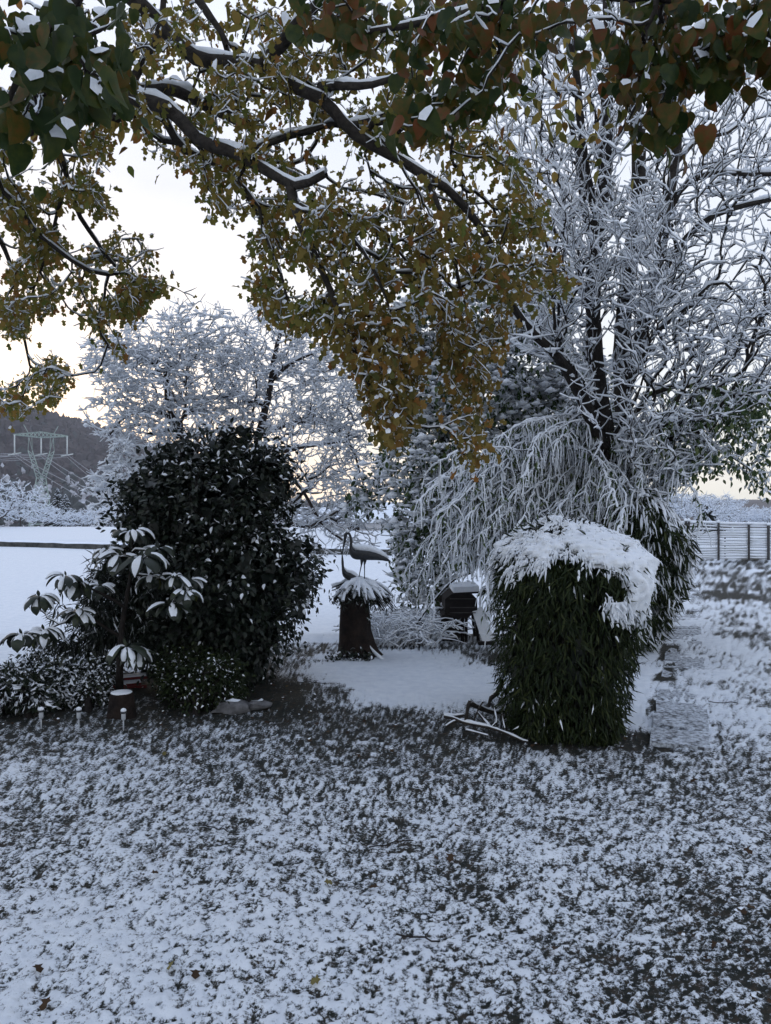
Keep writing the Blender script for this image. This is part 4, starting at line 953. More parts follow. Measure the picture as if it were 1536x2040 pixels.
def front_bamboo():
    b = G(1130, 1462); root = thing('bamboo_clump', 'dense dark bamboo clump in front with thick snow on its bowed top', 'shrub', b)
    prof = [(1478, 1040, 1215, 6.35, 6.95), (1420, 1000, 1238, 6.25, 7.3), (1330, 982, 1252, 6.15, 7.6), (1220, 974, 1272, 6.1, 7.9), (1150, 972, 1287, 6.1, 8.0), (1112, 984, 1284, 6.25, 8.0), (1084, 1008, 1256, 6.5, 7.9), (1066, 1040, 1205, 6.8, 7.7), (1055, 1085, 1160, 7.0, 7.5), (1052, 1118, 1122, 7.1, 7.15)]
    at = bamboo(root, prof, 6.5, 21000, 60, True)
    # dark heart of dead stems so the clump is not see-through
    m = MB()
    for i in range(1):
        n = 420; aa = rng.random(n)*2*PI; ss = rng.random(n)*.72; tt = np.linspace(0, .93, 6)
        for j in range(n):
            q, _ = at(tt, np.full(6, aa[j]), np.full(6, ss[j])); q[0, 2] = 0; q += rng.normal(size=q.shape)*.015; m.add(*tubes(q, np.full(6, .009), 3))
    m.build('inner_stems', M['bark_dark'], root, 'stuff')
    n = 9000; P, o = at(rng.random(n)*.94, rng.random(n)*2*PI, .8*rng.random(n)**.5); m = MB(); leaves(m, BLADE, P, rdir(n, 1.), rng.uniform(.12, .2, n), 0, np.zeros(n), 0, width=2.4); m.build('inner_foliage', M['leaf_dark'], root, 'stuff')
    # snow blanket over the bowed top and down the right shoulder, broken by leaves
    na, nt_ = 260, 120
    aa, tt = np.meshgrid(np.linspace(0, 2*PI, na), np.linspace(.30, 1.0, nt_)); af, tf = aa.ravel(), tt.ravel()
    P, o = at(tf, af, np.full(len(af), 1.0)); X, Y, Z = P.T
    n1 = fbm(X*4.5, Y*4.5, Z*4.5, 3)-.5; n2 = fbm(X*15, Y*15, Z*9, 3)-.5
    right = sstep(-.45, .75, np.cos(af)); back = sstep(.2, .8, np.sin(af))
    low = .63-.38*right-.10*back-.02*sstep(.3, .9, -np.cos(af))
    d_ = tf-low+.50*n1+.22*n2                                       # > 0 where snow lies
    up = sstep(.75, .98, tf); P = P+o*(.012+.13*n2+.12*n1)[:, None]*(1-.6*up)[:, None]; P[:, 2] += .02+up*(.05+.22*n1+.12*n2)
    P += (o*.03+np.array([0, 0, .03]))*np.clip(d_*6, 0, 1)[:, None]
    keepv = (d_ > 0) & ((n1 > -.19-.15*right) | (tf > .97))
    I = np.arange(na*nt_).reshape(nt_, na); F = np.stack([I[:-1, :-1], I[:-1, 1:], I[1:, 1:], I[1:, :-1]], -1).reshape(-1, 4)
    k4 = keepv[F].all(1); m = MB(); m.add(P, F[k4]); m.add(P-o*.03-[0, 0, .035], F[k4][:, ::-1]); m.build('snow_cap', M['snow'], root)
    # ragged snow-laden leaf tips along the edge of the blanket
    J = np.nonzero((np.abs(d_-.01) < .06) | ((d_ > 0) & (rng.random(len(d_)) < .10)))[0]; J = rng.choice(J, min(len(J), 1900), replace=False); n = len(J)
    Ln = rng.uniform(.03, .09, n)*(.6+.7*rng.random(n)); s = np.linspace(0, 1, 4); o2 = unit(o[J]+rng.normal(size=(n, 3))*[.6, .6, 0])
    Q = P[J][:, None]+o2[:, None]*(Ln*.5)[:, None, None]*s[None, :, None]; Q[..., 2] += .01-(Ln[:, None]*(s**1.4)[None])*rng.uniform(.3, 1.1, (n, 1))
    m = MB(); m.add(*tubes(Q, np.array([.010, .013, .009, .002])[None]*rng.uniform(.35, 1.0, (n, 1)), 4)); m.build('leaf_snow', M['snow'], root, 'stuff')
    # dark leaves poking through the snow on top
    n = 700; P, o = at(.70+.3*rng.random(n), rng.random(n)*2*PI, np.full(n, 1.03)); P[:, 2] += .03; kk_ = fbm(P[:, 0]*4, P[:, 1]*4, P[:, 2]*4, 2) > .5; P, o = P[kk_], o[kk_]; n = len(P); m = MB(); leaves(m, BLADE, P, rdir(n, .2, o, 1.), rng.uniform(.08, .15, n), 0, None, .4, 1, width=1.2); m.build('top_leaves', [M['leaf_bamboo'], M['snow']], root, 'stuff')
front_bamboo()
def back_bamboo():
    b = G(1240, 1215); root = thing('bamboo_hedge', 'taller dark bamboo hedge dusted with snow behind the front clump, beside the path', 'hedge', b)
    prof = [(1252, 1160, 1236, 10.4, 14.2), (1195, 1150, 1272, 10.2, 14.6), (1130, 1130, 1304, 9.9, 14.6), (1090, 1125, 1313, 9.7, 14.6), (1045, 1110, 1302, 9.4, 14.2), (1005, 1140, 1272, 9.6, 13.6), (982, 1185, 1238, 10., 13.)]
    at = bamboo(root, prof, 9, 11000, 24, False, size=(.12, .22), snowf=.35, leaf_up=.5, tintmu=.5)
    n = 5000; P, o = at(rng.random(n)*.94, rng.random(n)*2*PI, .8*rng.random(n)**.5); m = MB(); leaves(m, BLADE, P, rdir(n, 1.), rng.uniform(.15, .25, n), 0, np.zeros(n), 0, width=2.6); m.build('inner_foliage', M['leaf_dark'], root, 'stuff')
    n = 900; t = .3+.7*rng.random(n); aa = rng.random(n)*2*PI; P, o = at(t, aa, np.full(n, 1.02)); Ln = rng.uniform(.08, .2, n); s = np.linspace(0, 1, 4)
    Q = P[:, None]+o[:, None]*(Ln*.7)[:, None, None]*s[None, :, None]; Q[..., 2] += .03-(Ln[:, None]*(s**1.4)[None])*.9
    m = MB(); m.add(*tubes(Q, np.array([.006, .013, .011, .002])[None]*rng.uniform(.5, 1.3, (n, 1)), 4)); m.build('leaf_snow', M['snow'], root, 'stuff')
back_bamboo()

# ================================================================ camellia and low shrubs at left
def shrub(name, label, base, bl, n, tpl, size, mt, snowf, per=5, spread=.07, wood='bark_dark', snow_h=.2, down=.6, r0=.004, cat='shrub', core=True, tint=.4, shell=.55, width=1., sdir=.9, inner=0):
    root = thing(name, label, cat, base); base = np.array(base)
    T, v = blobs(bl, n, shell); T = T+v*(.55*(fbm(T[:, 0]*3, T[:, 1]*3, T[:, 2]*3, 2)-.5))[:, None]; T = T[T[:, 2] > base[2]+.03]
    sk = Skel(40000); top = np.array([T[:, 0].mean(), T[:, 1].mean(), T[:, 2].max()*.75+base[2]*.25])
    sk.limb([base-[0, 0, .05], base*.6+top*.4, top], .045, .012, .1)
    sub = T[rng.random(len(T)) < min(1, 900/len(T))]; sk.grow(sub, 4, .3, .02, .12, r0=r0)
    m = MB(); a, l = sk.limbs[0]; m.add(*tubes(sk.P[a:a+l], sk.R[a:a+l], 7)); m.build('stem', M[wood], root)
    m = MB(); [m.add(*tubes(P, R, 3)) for P, R in sk.poly()]; m.build('twigs', M[wood], root, 'stuff')
    vv = np.repeat(v[:len(T)] if False else unit(T-(base+top)/2), per, 0)
    q = np.repeat(T, per, 0)+rng.normal(size=(len(T)*per, 3))*spread
    if isinstance(snowf, str): snowf = .015+.17*1.6*np.clip((q[:, 2]-.8)/1.6, 0, 1)*(.3+.7*(fbm(q[:, 0]*2.5, q[:, 1]*2.5, q[:, 2]*2.5, 2) > .5))+.13*np.clip((q[:, 0]+1.7)/.6, 0, 1)*(q[:, 2] > .8)
    m = MB(); leaves(m, tpl, q, rdir(len(q), down, vv, sdir), rng.uniform(size[0], size[1], len(q)), 0, np.clip(rng.normal(tint, .28, len(q)), 0, 1), snowf, 1, snow_h, .6, .3, width)
    m.build('foliage', [M[mt], M['snow']], root, 'stuff')
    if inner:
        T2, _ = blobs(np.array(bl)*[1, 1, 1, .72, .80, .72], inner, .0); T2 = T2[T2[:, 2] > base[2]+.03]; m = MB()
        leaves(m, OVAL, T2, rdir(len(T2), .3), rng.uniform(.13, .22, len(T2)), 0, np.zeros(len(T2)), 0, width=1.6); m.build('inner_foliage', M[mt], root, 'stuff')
    return root
b = on_ground(450, 1345)
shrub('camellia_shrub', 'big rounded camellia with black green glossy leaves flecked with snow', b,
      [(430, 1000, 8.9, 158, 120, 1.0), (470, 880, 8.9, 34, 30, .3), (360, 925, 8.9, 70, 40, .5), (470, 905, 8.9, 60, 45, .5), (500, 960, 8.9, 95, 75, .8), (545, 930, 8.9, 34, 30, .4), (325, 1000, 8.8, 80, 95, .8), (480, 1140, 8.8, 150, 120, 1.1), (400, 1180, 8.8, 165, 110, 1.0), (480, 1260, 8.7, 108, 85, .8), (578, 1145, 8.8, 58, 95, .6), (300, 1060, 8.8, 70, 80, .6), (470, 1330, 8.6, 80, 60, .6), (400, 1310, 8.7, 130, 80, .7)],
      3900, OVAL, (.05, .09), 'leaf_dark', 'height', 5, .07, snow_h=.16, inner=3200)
b = on_ground(60, 1432)
shrub('juniper_shrub', 'low spreading juniper dusted with snow at the left edge', b, [(60, 1390, 7.6, 95, 42, .5), (-20, 1400, 7.6, 90, 45, .5), (110, 1375, 7.7, 55, 38, .4), (30, 1370, 7.8, 70, 30, .4)], 2200, BLADE, (.05, .09), 'leaf_dark', .5, 7, .035, down=-.5, snow_h=.3, width=3.0, tint=.7, inner=500)
b = on_ground(175, 1420)
shrub('box_shrub', 'small snow-dusted bush between the juniper and the little stump', b, [(178, 1375, 7.7, 36, 38, .25), (165, 1400, 7.6, 30, 22, .2)], 500, OVAL, (.03, .05), 'leaf_dark', .6, 7, .035, snow_h=.3, tint=.9)
b = on_ground(390, 1425)
shrub('yew_shrub', 'mossy dark green bush at the foot of the big camellia', b, [(395, 1355, 7.75, 85, 62, .45), (345, 1350, 7.8, 45, 50, .35), (440, 1370, 7.8, 50, 50, .35)], 1300, OVAL, (.028, .05), 'leaf_bamboo', .10, 7, .045, snow_h=.25, tint=.35)
b = on_ground(215, 1345)
shrub('dwarf_pine', 'dark dwarf pine with drooping needles behind the big-leaved shrub', b, [(175, 1265, 8.4, 60, 30, .3), (205, 1318, 8.5, 42, 22, .3), (240, 1200, 8.5, 70, 60, .4), (300, 1230, 8.5, 60, 60, .4), (285, 1150, 8.5, 60, 50, .3)], 1100, BLADE, (.10, .18), 'leaf_dark', .10, 9, .05, down=1.2, width=.8)

def rhododendron():
    b = on_ground(238, 1388); root = thing('rhododendron', 'big-leaved rhododendron with whorls of drooping snow-covered leaves', 'shrub', b)
    hubs = [(132, 1150, 7.3, 42), (150, 1165, 7.4, 46), (78, 1192, 7.3, 40), (45, 1268, 7.2, 44), (88, 1258, 7.3, 46), (155, 1222, 7.4, 44), (262, 1062, 7.6, 44), (240, 1110, 7.5, 50), (285, 1112, 7.4, 52), (315, 1095, 7.6, 44), (212, 1100, 7.6, 40), (350, 1150, 7.5, 42), (378, 1158, 7.6, 38),
            (340, 1208, 7.4, 44), (370, 1182, 7.4, 36), (252, 1292, 7.2, 50), (300, 1150, 7.7, 40), (200, 1170, 7.7, 40), (275, 1300, 7.4, 38)]
    sk = Skel(3000); T = np.array([W(*h[:3]) for h in hubs])
    sk.limb([b, W(240, 1330, 7.6), W(243, 1260, 7.7), W(255, 1180, 7.7), W(262, 1100, 7.6)], .045, .014, .06)
    sk.limb([W(243, 1270, 7.7), W(200, 1245, 7.6), W(165, 1215, 7.5)], .02, .01, .05); sk.limb([W(250, 1210, 7.7), W(215, 1190, 7.6), W(180, 1172, 7.5)], .02, .01, .05)
    sk.grow(T, 6, .2, -.05, .06, r0=.007); sk.R[:sk.N] = np.maximum(sk.R[:sk.N], .006)
    for i, (a, l) in enumerate(sk.limbs): m = MB(); m.add(*tubes(sk.P[a:a+l], sk.R[a:a+l], 7)); m.build('stem' if i == 0 else 'branch', M['bark_dark'], root)
    for P, R in sk.poly():
        for p_, r_ in zip(P, R): m = MB(); m.add(*tubes(p_, r_, 5)); m.add(*snow_on(p_, r_, .005, .4), 1); m.build('branch', [M['bark_dark'], M['snow']], root)
    s = np.linspace(0, 1, 7); wd_ = np.array([.10, .45, .85, 1., .92, .6, .05])
    cnt = 0
    for h in hubs:
        c = W(*h[:3]); L0 = 1.12*h[3]/FPX*h[2]; nl = 15
        for j in range(nl):
            a = j*2.4+rng.normal()*.2; L = L0*rng.uniform(.85, 1.25)*(1 if j < nl-1 else .35); el = rng.uniform(.1, .75) if j < nl-1 else 1.2
            droop = rng.uniform(1.3, 2.6) if j < nl-1 else .3
            ang = el-droop*s; dx = np.cumsum(np.cos(ang))*L/7; dz = np.cumsum(np.sin(ang))*L/7
            o = np.array([math.cos(a), math.sin(a), 0]); sd = np.array([-math.sin(a), math.cos(a), 0])
            mid = c+o[None]*dx[:, None]; mid[:, 2] = c[2]+dz; w = .19*L*wd_*rng.uniform(.8, 1.15)
            nrm = np.stack([-np.sin(ang)*o[0], -np.sin(ang)*o[1], np.cos(ang)], 1)
            V = np.concatenate([mid-sd*w[:, None]-nrm*(w*.35)[:, None], mid, mid+sd*w[:, None]-nrm*(w*.35)[:, None]])
            I = np.arange(21).reshape(3, 7); F = np.stack([I[:-1, :-1], I[1:, :-1], I[1:, 1:], I[:-1, 1:]], -1).reshape(-1, 4)
            m = MB(); m.add(V, F, 0, 1. if rng.random() < .03 else rng.uniform(0, .7))
            hz = (.5+.5*np.clip(nrm[:, 2], -.2, 1))*.011*rng.uniform(.5, 1.2)
            if rng.random() < .72 and j < nl-1:
                mid2 = mid+nrm*.004; V2 = np.concatenate([mid2-sd*w[:, None]*.62-nrm*(w*.22)[:, None], mid2+nrm*hz[:, None], mid2+sd*w[:, None]*.62-nrm*(w*.22)[:, None]]); e = rng.integers(3, 7); I2 = I[:, rng.integers(0, 2):e+1]
                F2 = np.stack([I2[:-1, :-1], I2[1:, :-1], I2[1:, 1:], I2[:-1, 1:]], -1).reshape(-1, 4); m.add(V2, F2, 1)
            m.build('leaf', [M['leaf_rhodo'], M['snow']], root); cnt += 1
rhododendron()

# ================================================================ small things at left
def small_stump():
    b = on_ground(242, 1428); root = thing('tree_stump', 'small round-cut stump with a snowy top in front of the rhododendron', 'stump', b)
    a = np.arange(24)*2*PI/24; z = np.array([-.05, .02, .08, .16, .215, .225]); r = np.array([.135, .128, .118, .108, .102, .094]); d = b[1]
    rr = r[:, None]*(1+.05*np.sin(a*5+1)+.03*np.sin(a*9))[None]; V = b+np.stack([rr*np.cos(a), rr*np.sin(a), np.repeat(z[:, None], 24, 1)], -1)
    I = np.arange(6*24).reshape(6, 24); F = np.stack([I[:-1], np.roll(I[:-1], -1, 1), np.roll(I[1:], -1, 1), I[1:]], -1).reshape(-1, 4)
    m = MB(); m.add(V, [F, I[-1:].reshape(1, 24)]); m.build('wood', M['stump_bark'], root)
    q = np.stack([0*np.linspace(0, 1, 4)]*2+[.222+np.linspace(0, .018, 4)], 1)+b; m = MB(); m.add(*tubes(q, np.array([.093, .098, .09, .04]), 20, True)); m.build('snow_top', M['snow'], root)
small_stump()
def solar(px, row, label):
    b = on_ground(px, row); root = thing('garden_light', label, 'garden light', b, 'solar stake lights along the bed')
    def lath(prof, mt, name, k=12):
        q = np.array([[0, 0, p[1]] for p in prof])+b; m = MB(); m.add(*tubes(q, np.array([p[0] for p in prof]), k, True)); m.build(name, M[mt], root)
    lath([(.006, -.03), (.006, .10)], 'plastic', 'stake', 8); lath([(.014, .09), (.019, .10), (.019, .145), (.017, .15)], 'plastic', 'lamp_body'); lath([(.026, .15), (.027, .158), (.022, .166)], 'bronze', 'cap'); lath([(.024, .166), (.025, .176), (.018, .188), (.004, .194)], 'snow', 'snow_cap')
solar(246, 1455, 'snow-capped solar stake light right in front of the small stump')
solar(157, 1452, 'snow-capped solar stake light left of the small stump, middle of three')
solar(82, 1452, 'snow-capped solar stake light in front of the juniper, leftmost of three')

def bench():
    c = W(245, 1362, 8.3); root = thing('garden_bench', 'low red bench with two snowy boards half hidden behind the rhododendron stem', 'bench', c)
    rz = .42
    ca, sa = math.cos(rz), math.sin(rz)
    for off, z in ((-.07, 0), (.08, .045)):
        cc = c+[off*-sa*-1, off*ca, z]; m = MB(); m.add(*box(cc, (.46, .10, .03), rz), 0, None, False); m.add(*box(cc+[0, 0, .024], (.45, .092, .018), rz), 1, None, False); m.build('seat_board', [M['red_paint'], M['snow']], root)
    m = MB(); m.add(*box(c+[-.115*-sa, -.115*ca, -.05], (.46, .018, .085), rz), 0, None, False); m.build('apron', M['red_paint'], root)
    z0 = float(zg(c[0], c[1]))
    for sx in (-.17, .17):
        for sy in (-.08, .08):
            p = c+[sx*ca-sy*sa, sx*sa+sy*ca, 0]; h = c[2]-.02-z0; m = MB(); m.add(*box([p[0], p[1], z0+h/2-.02], (.035, .035, h), rz), 0, None, False); m.build('leg', M['red_paint'], root)
bench()
def rock(px, row, s, label, sq=(1.3, 1, .6)):
    b = on_ground(px, row); k, l = 12, 8; a = np.arange(k)*2*PI/k; t = np.linspace(.02, PI-.02, l)
    V = np.stack([np.sin(t)[:, None]*np.cos(a), np.sin(t)[:, None]*np.sin(a), np.cos(t)[:, None]+0*a], -1); V = V*(1+.9*(fbm(V[..., 0]*3+px, V[..., 1]*3, V[..., 2]*3, 3)-.5)*2)[..., None]
    n = V[..., 2] > .35; V = V*s*np.array(sq)+b+[0, 0, s*.25]
    I = np.arange(k*l).reshape(l, k); F = np.stack([I[1:], np.roll(I[1:], -1, 1), np.roll(I[:-1], -1, 1), I[:-1]], -1)
    m = MB(); m.add(V, [F.reshape(-1, 4)]); m.add(V[:2]+[0, 0, .008], [F[:1].reshape(-1, 4)], 1); o = m.build('rock', [M['stone'], M['snow']]); tag(o, label, 'rock', None)
rock(462, 1418, .13, 'pale rough rock beside the mossy bush, larger of two', (1.4, 1, .6)); rock(512, 1410, .09, 'flat pale rock right of the larger one, edge of the bed', (1.5, 1, .5))

# ================================================================ stork stump and sculptures
def stork_stump():
    b = on_ground(708, 1312); d = float(b[1]); sc = d/FPX
    root = thing('tree_stump', 'tall flared dark stump carrying the stork nest', 'stump', b)
    rows = np.array([1322, 1312, 1300, 1285, 1260, 1235, 1210, 1190, 1172]); lf = np.array([664, 668, 672, 674, 675, 676, 677, 678, 679]); rt = np.array([765, 757, 748, 743, 737, 735, 733, 734, 733])
    k = 36; a = np.arange(k)*2*PI/k; z = (rows[0]-10-rows)*sc+b[2]; c = ((lf+rt)/2-768)*sc; r = (rt-lf)/2*sc
    fl = np.clip(1-(z-b[2])/.35, 0, 1)
    rr = r[:, None]*(1+.05*np.sin(a*7+.6)[None]+.035*np.sin(a*13)[None]+.10*fl[:, None]*np.sin(a*5+1.1)[None])
    V = np.stack([c[:, None]+rr*np.cos(a), d+.2+rr*np.sin(a)*.9, np.repeat(z[:, None], k, 1)], -1); n = len(z)
    I = np.arange(n*k).reshape(n, k); F = np.stack([I[:-1], np.roll(I[:-1], -1, 1), np.roll(I[1:], -1, 1), I[1:]], -1).reshape(-1, 4)
    m = MB(); m.add(V, [F, I[-1:].reshape(1, k)]); m.build('wood', M['stump_bark'], root)
    m = MB(); q = np.stack([rng.uniform(-.42, .25, 160)*.85+b[0], d-.1+rng.uniform(-.08, .1, 160), b[2]+np.abs(rng.normal(size=160))*.05], 1); leaves(m, OVAL, q, rdir(160, -.2), rng.uniform(.04, .07, 160), 0, None, .4, 1); m.build('ivy', [M['leaf_dark'], M['snow']], root, 'stuff')
    q = np.stack([W(733, 1180, d)+[0, .2, 0]]*1); m = MB(); n = 70; zz = rng.uniform(.45, .95, n); q = np.stack([b[0]+.16+rng.normal(size=n)*.03, d+.12+rng.normal(size=n)*.06, b[2]+zz], 1); leaves(m, OVAL, q, rdir(n, .8), rng.uniform(.03, .06, n), 0, None, .3, 1); m.build('ivy', [M['leaf_dark'], M['snow']], root, 'stuff')
    m = MB(); P = resample([W(735, 1285, d)+[0, .1, 0], W(748, 1300, d)+[0, .05, 0], W(770, 1316, d)], .03); P[:, 2] -= .02; m.add(*tubes(P, np.linspace(.012, .034, len(P))*np.sin(np.linspace(.5, 2.9, len(P))), 7)); m.build('root_snow', M['snow'], root)
    # nest of snowy evergreen fronds
    c = W(714, 1168, d+.2); nest = thing('nest', 'ragged nest of evergreen twigs under thick snow on top of the tall stump', 'nest', c)
    mt = MB(); ms = MB(); N = 130; aa = rng.random(N)*2*PI; L = rng.uniform(.14, .38, N)*(1+.35*(np.cos(aa) > .2)); s = np.linspace(0, 1, 6)
    o = np.stack([np.cos(aa), np.sin(aa), 0*aa], 1); P = c+np.array([0, 0, .05])+o[:, None]*(L[:, None]*s[None]*.92)[..., None]+rng.normal(size=(N, 1, 3))*[.03, .03, .02]
    P[..., 2] -= L[:, None]*(s**2)[None]*rng.uniform(.2, .75, (N, 1)); P += rng.normal(size=P.shape)*.006
    R = np.repeat((.010*(1-.6*s))[None], N, 0); mt.add(*tubes(P-[0, 0, .015], R*1.3, 4)); mt.add(*tubes(P-[0, 0, .05], R*1.4, 4)); ms.add(*snow_on(P, R, .022, .4, lo=.4, k=5))
    q = (P[:, 2:, None]+rng.normal(size=(N, 4, 4, 3))*.03-[0, 0, .04]).reshape(-1, 3); mn = MB(); leaves(mn, BLADE, q, rdir(len(q), 1.2), rng.uniform(.04, .08, len(q)), 0, None, .2, 1, width=2); mn.build('needles', [M['leaf_dark'], M['snow']], nest, 'stuff')
    mt.build('twigs', M['bark_dark'], nest, 'stuff'); ms.build('snow', M['snow'], nest, 'stuff')
    t = np.linspace(0, 1, 5); q = c+np.stack([0*t-.02, 0*t, -.02+.09*t], 1); m = MB(); m.add(*tubes(q, np.array([.17, .20, .19, .13, .02]), 20)); m.build('snow_mound', M['snow'], nest)
    # adult stork: one continuous body from bill tip to tail
    D = d+.17
    sb = W(724, 1156, D); st = thing('stork_sculpture', 'dark metal adult stork bending its neck down, snow along its back', 'sculpture', sb)
    pts = [((680.5, 1118), .004), ((682, 1103), .007), ((684.5, 1088), .011), ((687, 1075), .017), ((688.5, 1066), .022), ((692, 1061.5), .020), ((696, 1064), .016), ((699, 1073), .017), ((700, 1084), .022), ((701, 1096), .036), ((707, 1104), .062), ((718, 1104), .075), ((732, 1105), .072), ((748, 1107), .060), ((762, 1111), .040), ((773, 1116), .018), ((777, 1118), .004)]
    Q = resample([np.append(W(p[0][0], p[0][1], D), p[1]) for p in pts], .012); m = MB(); m.add(*tubes(Q[:, :3], Q[:, 3], 14)); m.build('body', M['bronze'], st)
    for px0, px1, yy in ((721.5, 713.5, -.02), (727.5, 726, .02)):
        m = MB(); m.add(*tubes(np.array([W(px0, 1108, D)+[0, yy, 0], W(px0-.5, 1118, D)+[0, yy, 0], W(px0-1.5, 1126, D)+[0, yy, 0], W((px0+px1)/2-.5, 1140, D)+[0, yy, 0], W(px1, 1158, D)+[0, yy, 0]]), np.array([.03, .02, .008, .006, .006]), 8)); m.build('leg', M['bronze'], st)
    sp = [((700, 1082), .012), ((704, 1089), .026), ((712, 1093), .052), ((724, 1094), .064), ((738, 1096), .062), ((752, 1101), .052), ((764, 1107), .036), ((774, 1114), .012)]
    Q = resample([np.append(W(p[0][0], p[0][1], D), p[1]) for p in sp], .015); m = MB(); V, F = tubes(Q[:, :3], Q[:, 3]*(1+.15*(fbm(Q[:, 0]*30, Q[:, 1], 1., 2)-.5)), 14); cz = np.repeat(Q[:, 2], 14); V[:, 2] = cz+(V[:, 2]-cz)*.8+.014; m.add(V, F); m.build('back_snow', M['snow'], st)
    t = np.linspace(0, 1, 5); q = W(692, 1061, D)+np.stack([0*t, 0*t, .05*t], 1); m = MB(); m.add(*tubes(q, np.array([.018, .028, .027, .018, .002]), 10)); m.build('head_snow', M['snow'], st)
    # chick
    ch = thing('stork_sculpture', 'smaller dark metal young stork sitting in the nest with its bill raised', 'sculpture', W(690, 1150, D))
    pts = [((681, 1100), .004), ((682, 1110), .010), ((682.5, 1120), .016), ((683, 1128), .016), ((684.5, 1136), .024), ((689, 1144), .045), ((698, 1148), .055), ((707, 1150), .035), ((713, 1151), .006)]
    Q = resample([np.append(W(p[0][0], p[0][1], D-.03), p[1]) for p in pts], .012); m = MB(); m.add(*tubes(Q[:, :3], Q[:, 3], 12)); m.build('body', M['bronze'], ch)
    Q = resample([np.append(W(p[0][0], p[0][1], D-.03), p[1]) for p in [((686, 1131), .008), ((691, 1137), .02), ((699, 1141), .036), ((708, 1145), .028), ((714, 1150), .006)]], .012); m = MB(); m.add(*tubes(Q[:, :3], Q[:, 3], 10)); m.build('back_snow', M['snow'], ch)
    m = MB(); m.add(*tubes(np.array([W(680, 1103, D-.03), W(678.5, 1094, D-.03), W(678.5, 1088, D-.03)]), np.array([.006, .006, .003]), 6)); m.build('upper_bill', M['bronze'], ch)
stork_stump()

# dark wooden feeder behind the bamboo
def feeder():
    d = 11.3; b = W(915, 1262, d); b[2] = float(zg(b[0], b[1])); sc = d/FPX
    root = thing('wooden_shelter', 'black wooden barrel-like shelter on legs with a snowy roof, under the weeping fronds', 'shelter', b)
    P = lambda px, row, y=0.: W(px, row, d)+[0, y, 0]
    m = MB(); a = np.linspace(0, 2*PI, 9)[:-1]+.39
    c0 = P(915, 1200); R = np.array([34, 34])*sc; prof = np.stack([np.cos(a)*R[0], 0*a, np.sin(a)*R[1]*.82], 1)
    V = np.concatenate([c0+prof+[0, -.28, 0], c0+prof+[0, .35, 0]]); I = np.arange(8)
    m.add(V, [np.stack([I, np.roll(I, -1), np.roll(I, -1)+8, I+8], 1), I[::-1][None], (I+8)[None]], 0, None, False); m.build('barrel', M['wood_dark'], root)
    for row in (1188, 1205, 1215):
        m = MB(); m.add(*box(P(918, row, -.29), (50*sc, .02, .012)), 0, None, False); m.build('batten', M['fence_wood'], root)
    m = MB(); m.add(*box(P(924, 1176, 0), (52*sc, .7, .025), 0, -.05), 0, None, False); m.build('roof_board', M['wood_dark'], root)
    m = MB(); V, F = box(P(924, 1170, 0), (50*sc, .68, .09), 0, -.05); m.add(V, F, 0, None, False); m.build('roof_snow', M['snow'], root)
    for px, t in ((885, .12), (898, .05), (918, 0), (926, 0), (944, -.15)):
        for y in (-.2, .25):
            q0 = P(px, 1218, y); q1 = np.array([q0[0]-t*.3, q0[1], b[2]-.03]); m = MB(); m.add(*tubes(np.array([q0, q1]), np.array([.022, .024]), 6, True)); m.build('leg', M['wood_dark'], root)
    m = MB(); V, F = box(P(895, 1245, 0), (34*sc, .5, 50*sc)); m.add(V, F, 0, None, False); m.build('side_panel', M['wood_dark'], root)
    r2 = thing('plank', 'pale snow-covered plank leaning against the dark shelter', 'plank', P(960, 1262)); q0 = P(946, 1208, -.25); q1 = P(966, 1268, -.42); q1[2] = max(q1[2], .03)
    m = MB(); X = np.array([.075, 0, .02]); N_ = np.array([0, -.02, .012]); V = np.array([q0-X, q0+X, q1+X*1.1, q1-X*1.1]); m.add(np.concatenate([V, V+N_]), [np.array([[0, 1, 2, 3], [4, 7, 6, 5], [0, 4, 5, 1], [1, 5, 6, 2], [2, 6, 7, 3], [3, 7, 4, 0]])], 0, None, False); m.build('board', M['snow'], r2)
    m = MB(); m.add(*box(P(960, 1272, -.45), (.22, .14, .08)), 0, None, False); o = m.build('log', M['wood_dark']); tag(o, 'short black log at the foot of the leaning plank', 'log')
feeder()

# brambles between stump and shelter
def brambles():
    b = W(830, 1240, 11.2); b[2] = float(zg(b[0], b[1])); root = thing('bramble_thicket', 'low tangle of snowy bare stems between the stork stump and the shelter', 'thicket', b)
    N = 620; t = rng.random(N); x0 = WA(750+118*rng.random(N)**1.2, 0, 11.2)[:, 0]; y0 = rng.uniform(10.6, 12.4, N); z0 = zg(x0, y0)
    s = np.linspace(0, 1, 7); a = rng.random(N)*2*PI; L = rng.uniform(.25, .8, N); hh = rng.uniform(.12, .5, N)
    P = np.stack([x0[:, None]+np.cos(a)[:, None]*L[:, None]*s, y0[:, None]+np.sin(a)[:, None]*L[:, None]*s*.6, z0[:, None]+hh[:, None]*4*s*(1-s*.75)*.6], -1); P += rng.normal(size=P.shape)*.018
    m = MB(); R = np.full((N, 7), .004); m.add(*tubes(P, R, 3)); m.build('stems', M['twig'], root, 'stuff'); m = MB(); m.add(*snow_on(P, R, .0085, .5, lo=.35)); m.build('stem_snow', M['snow'], root, 'stuff')
    root = thing('fallen_branch', 'long thin dark branch slanting over the brambles beside the shelter', 'branch', W(860, 1230, 11.0)); Pq = resample([W(820, 1260, 10.9), W(850, 1215, 10.9), W(890, 1168, 11.), W(915, 1150, 11.), W(945, 1140, 11.)], .08)
    m = MB(); R = np.linspace(.012, .014, len(Pq)); m.add(*tubes(Pq, R, 6)); m.build('wood', M['bark_dark'], root); m = MB(); m.add(*snow_on(Pq, R, .008, .4)); m.build('snow', M['snow'], root)
brambles()

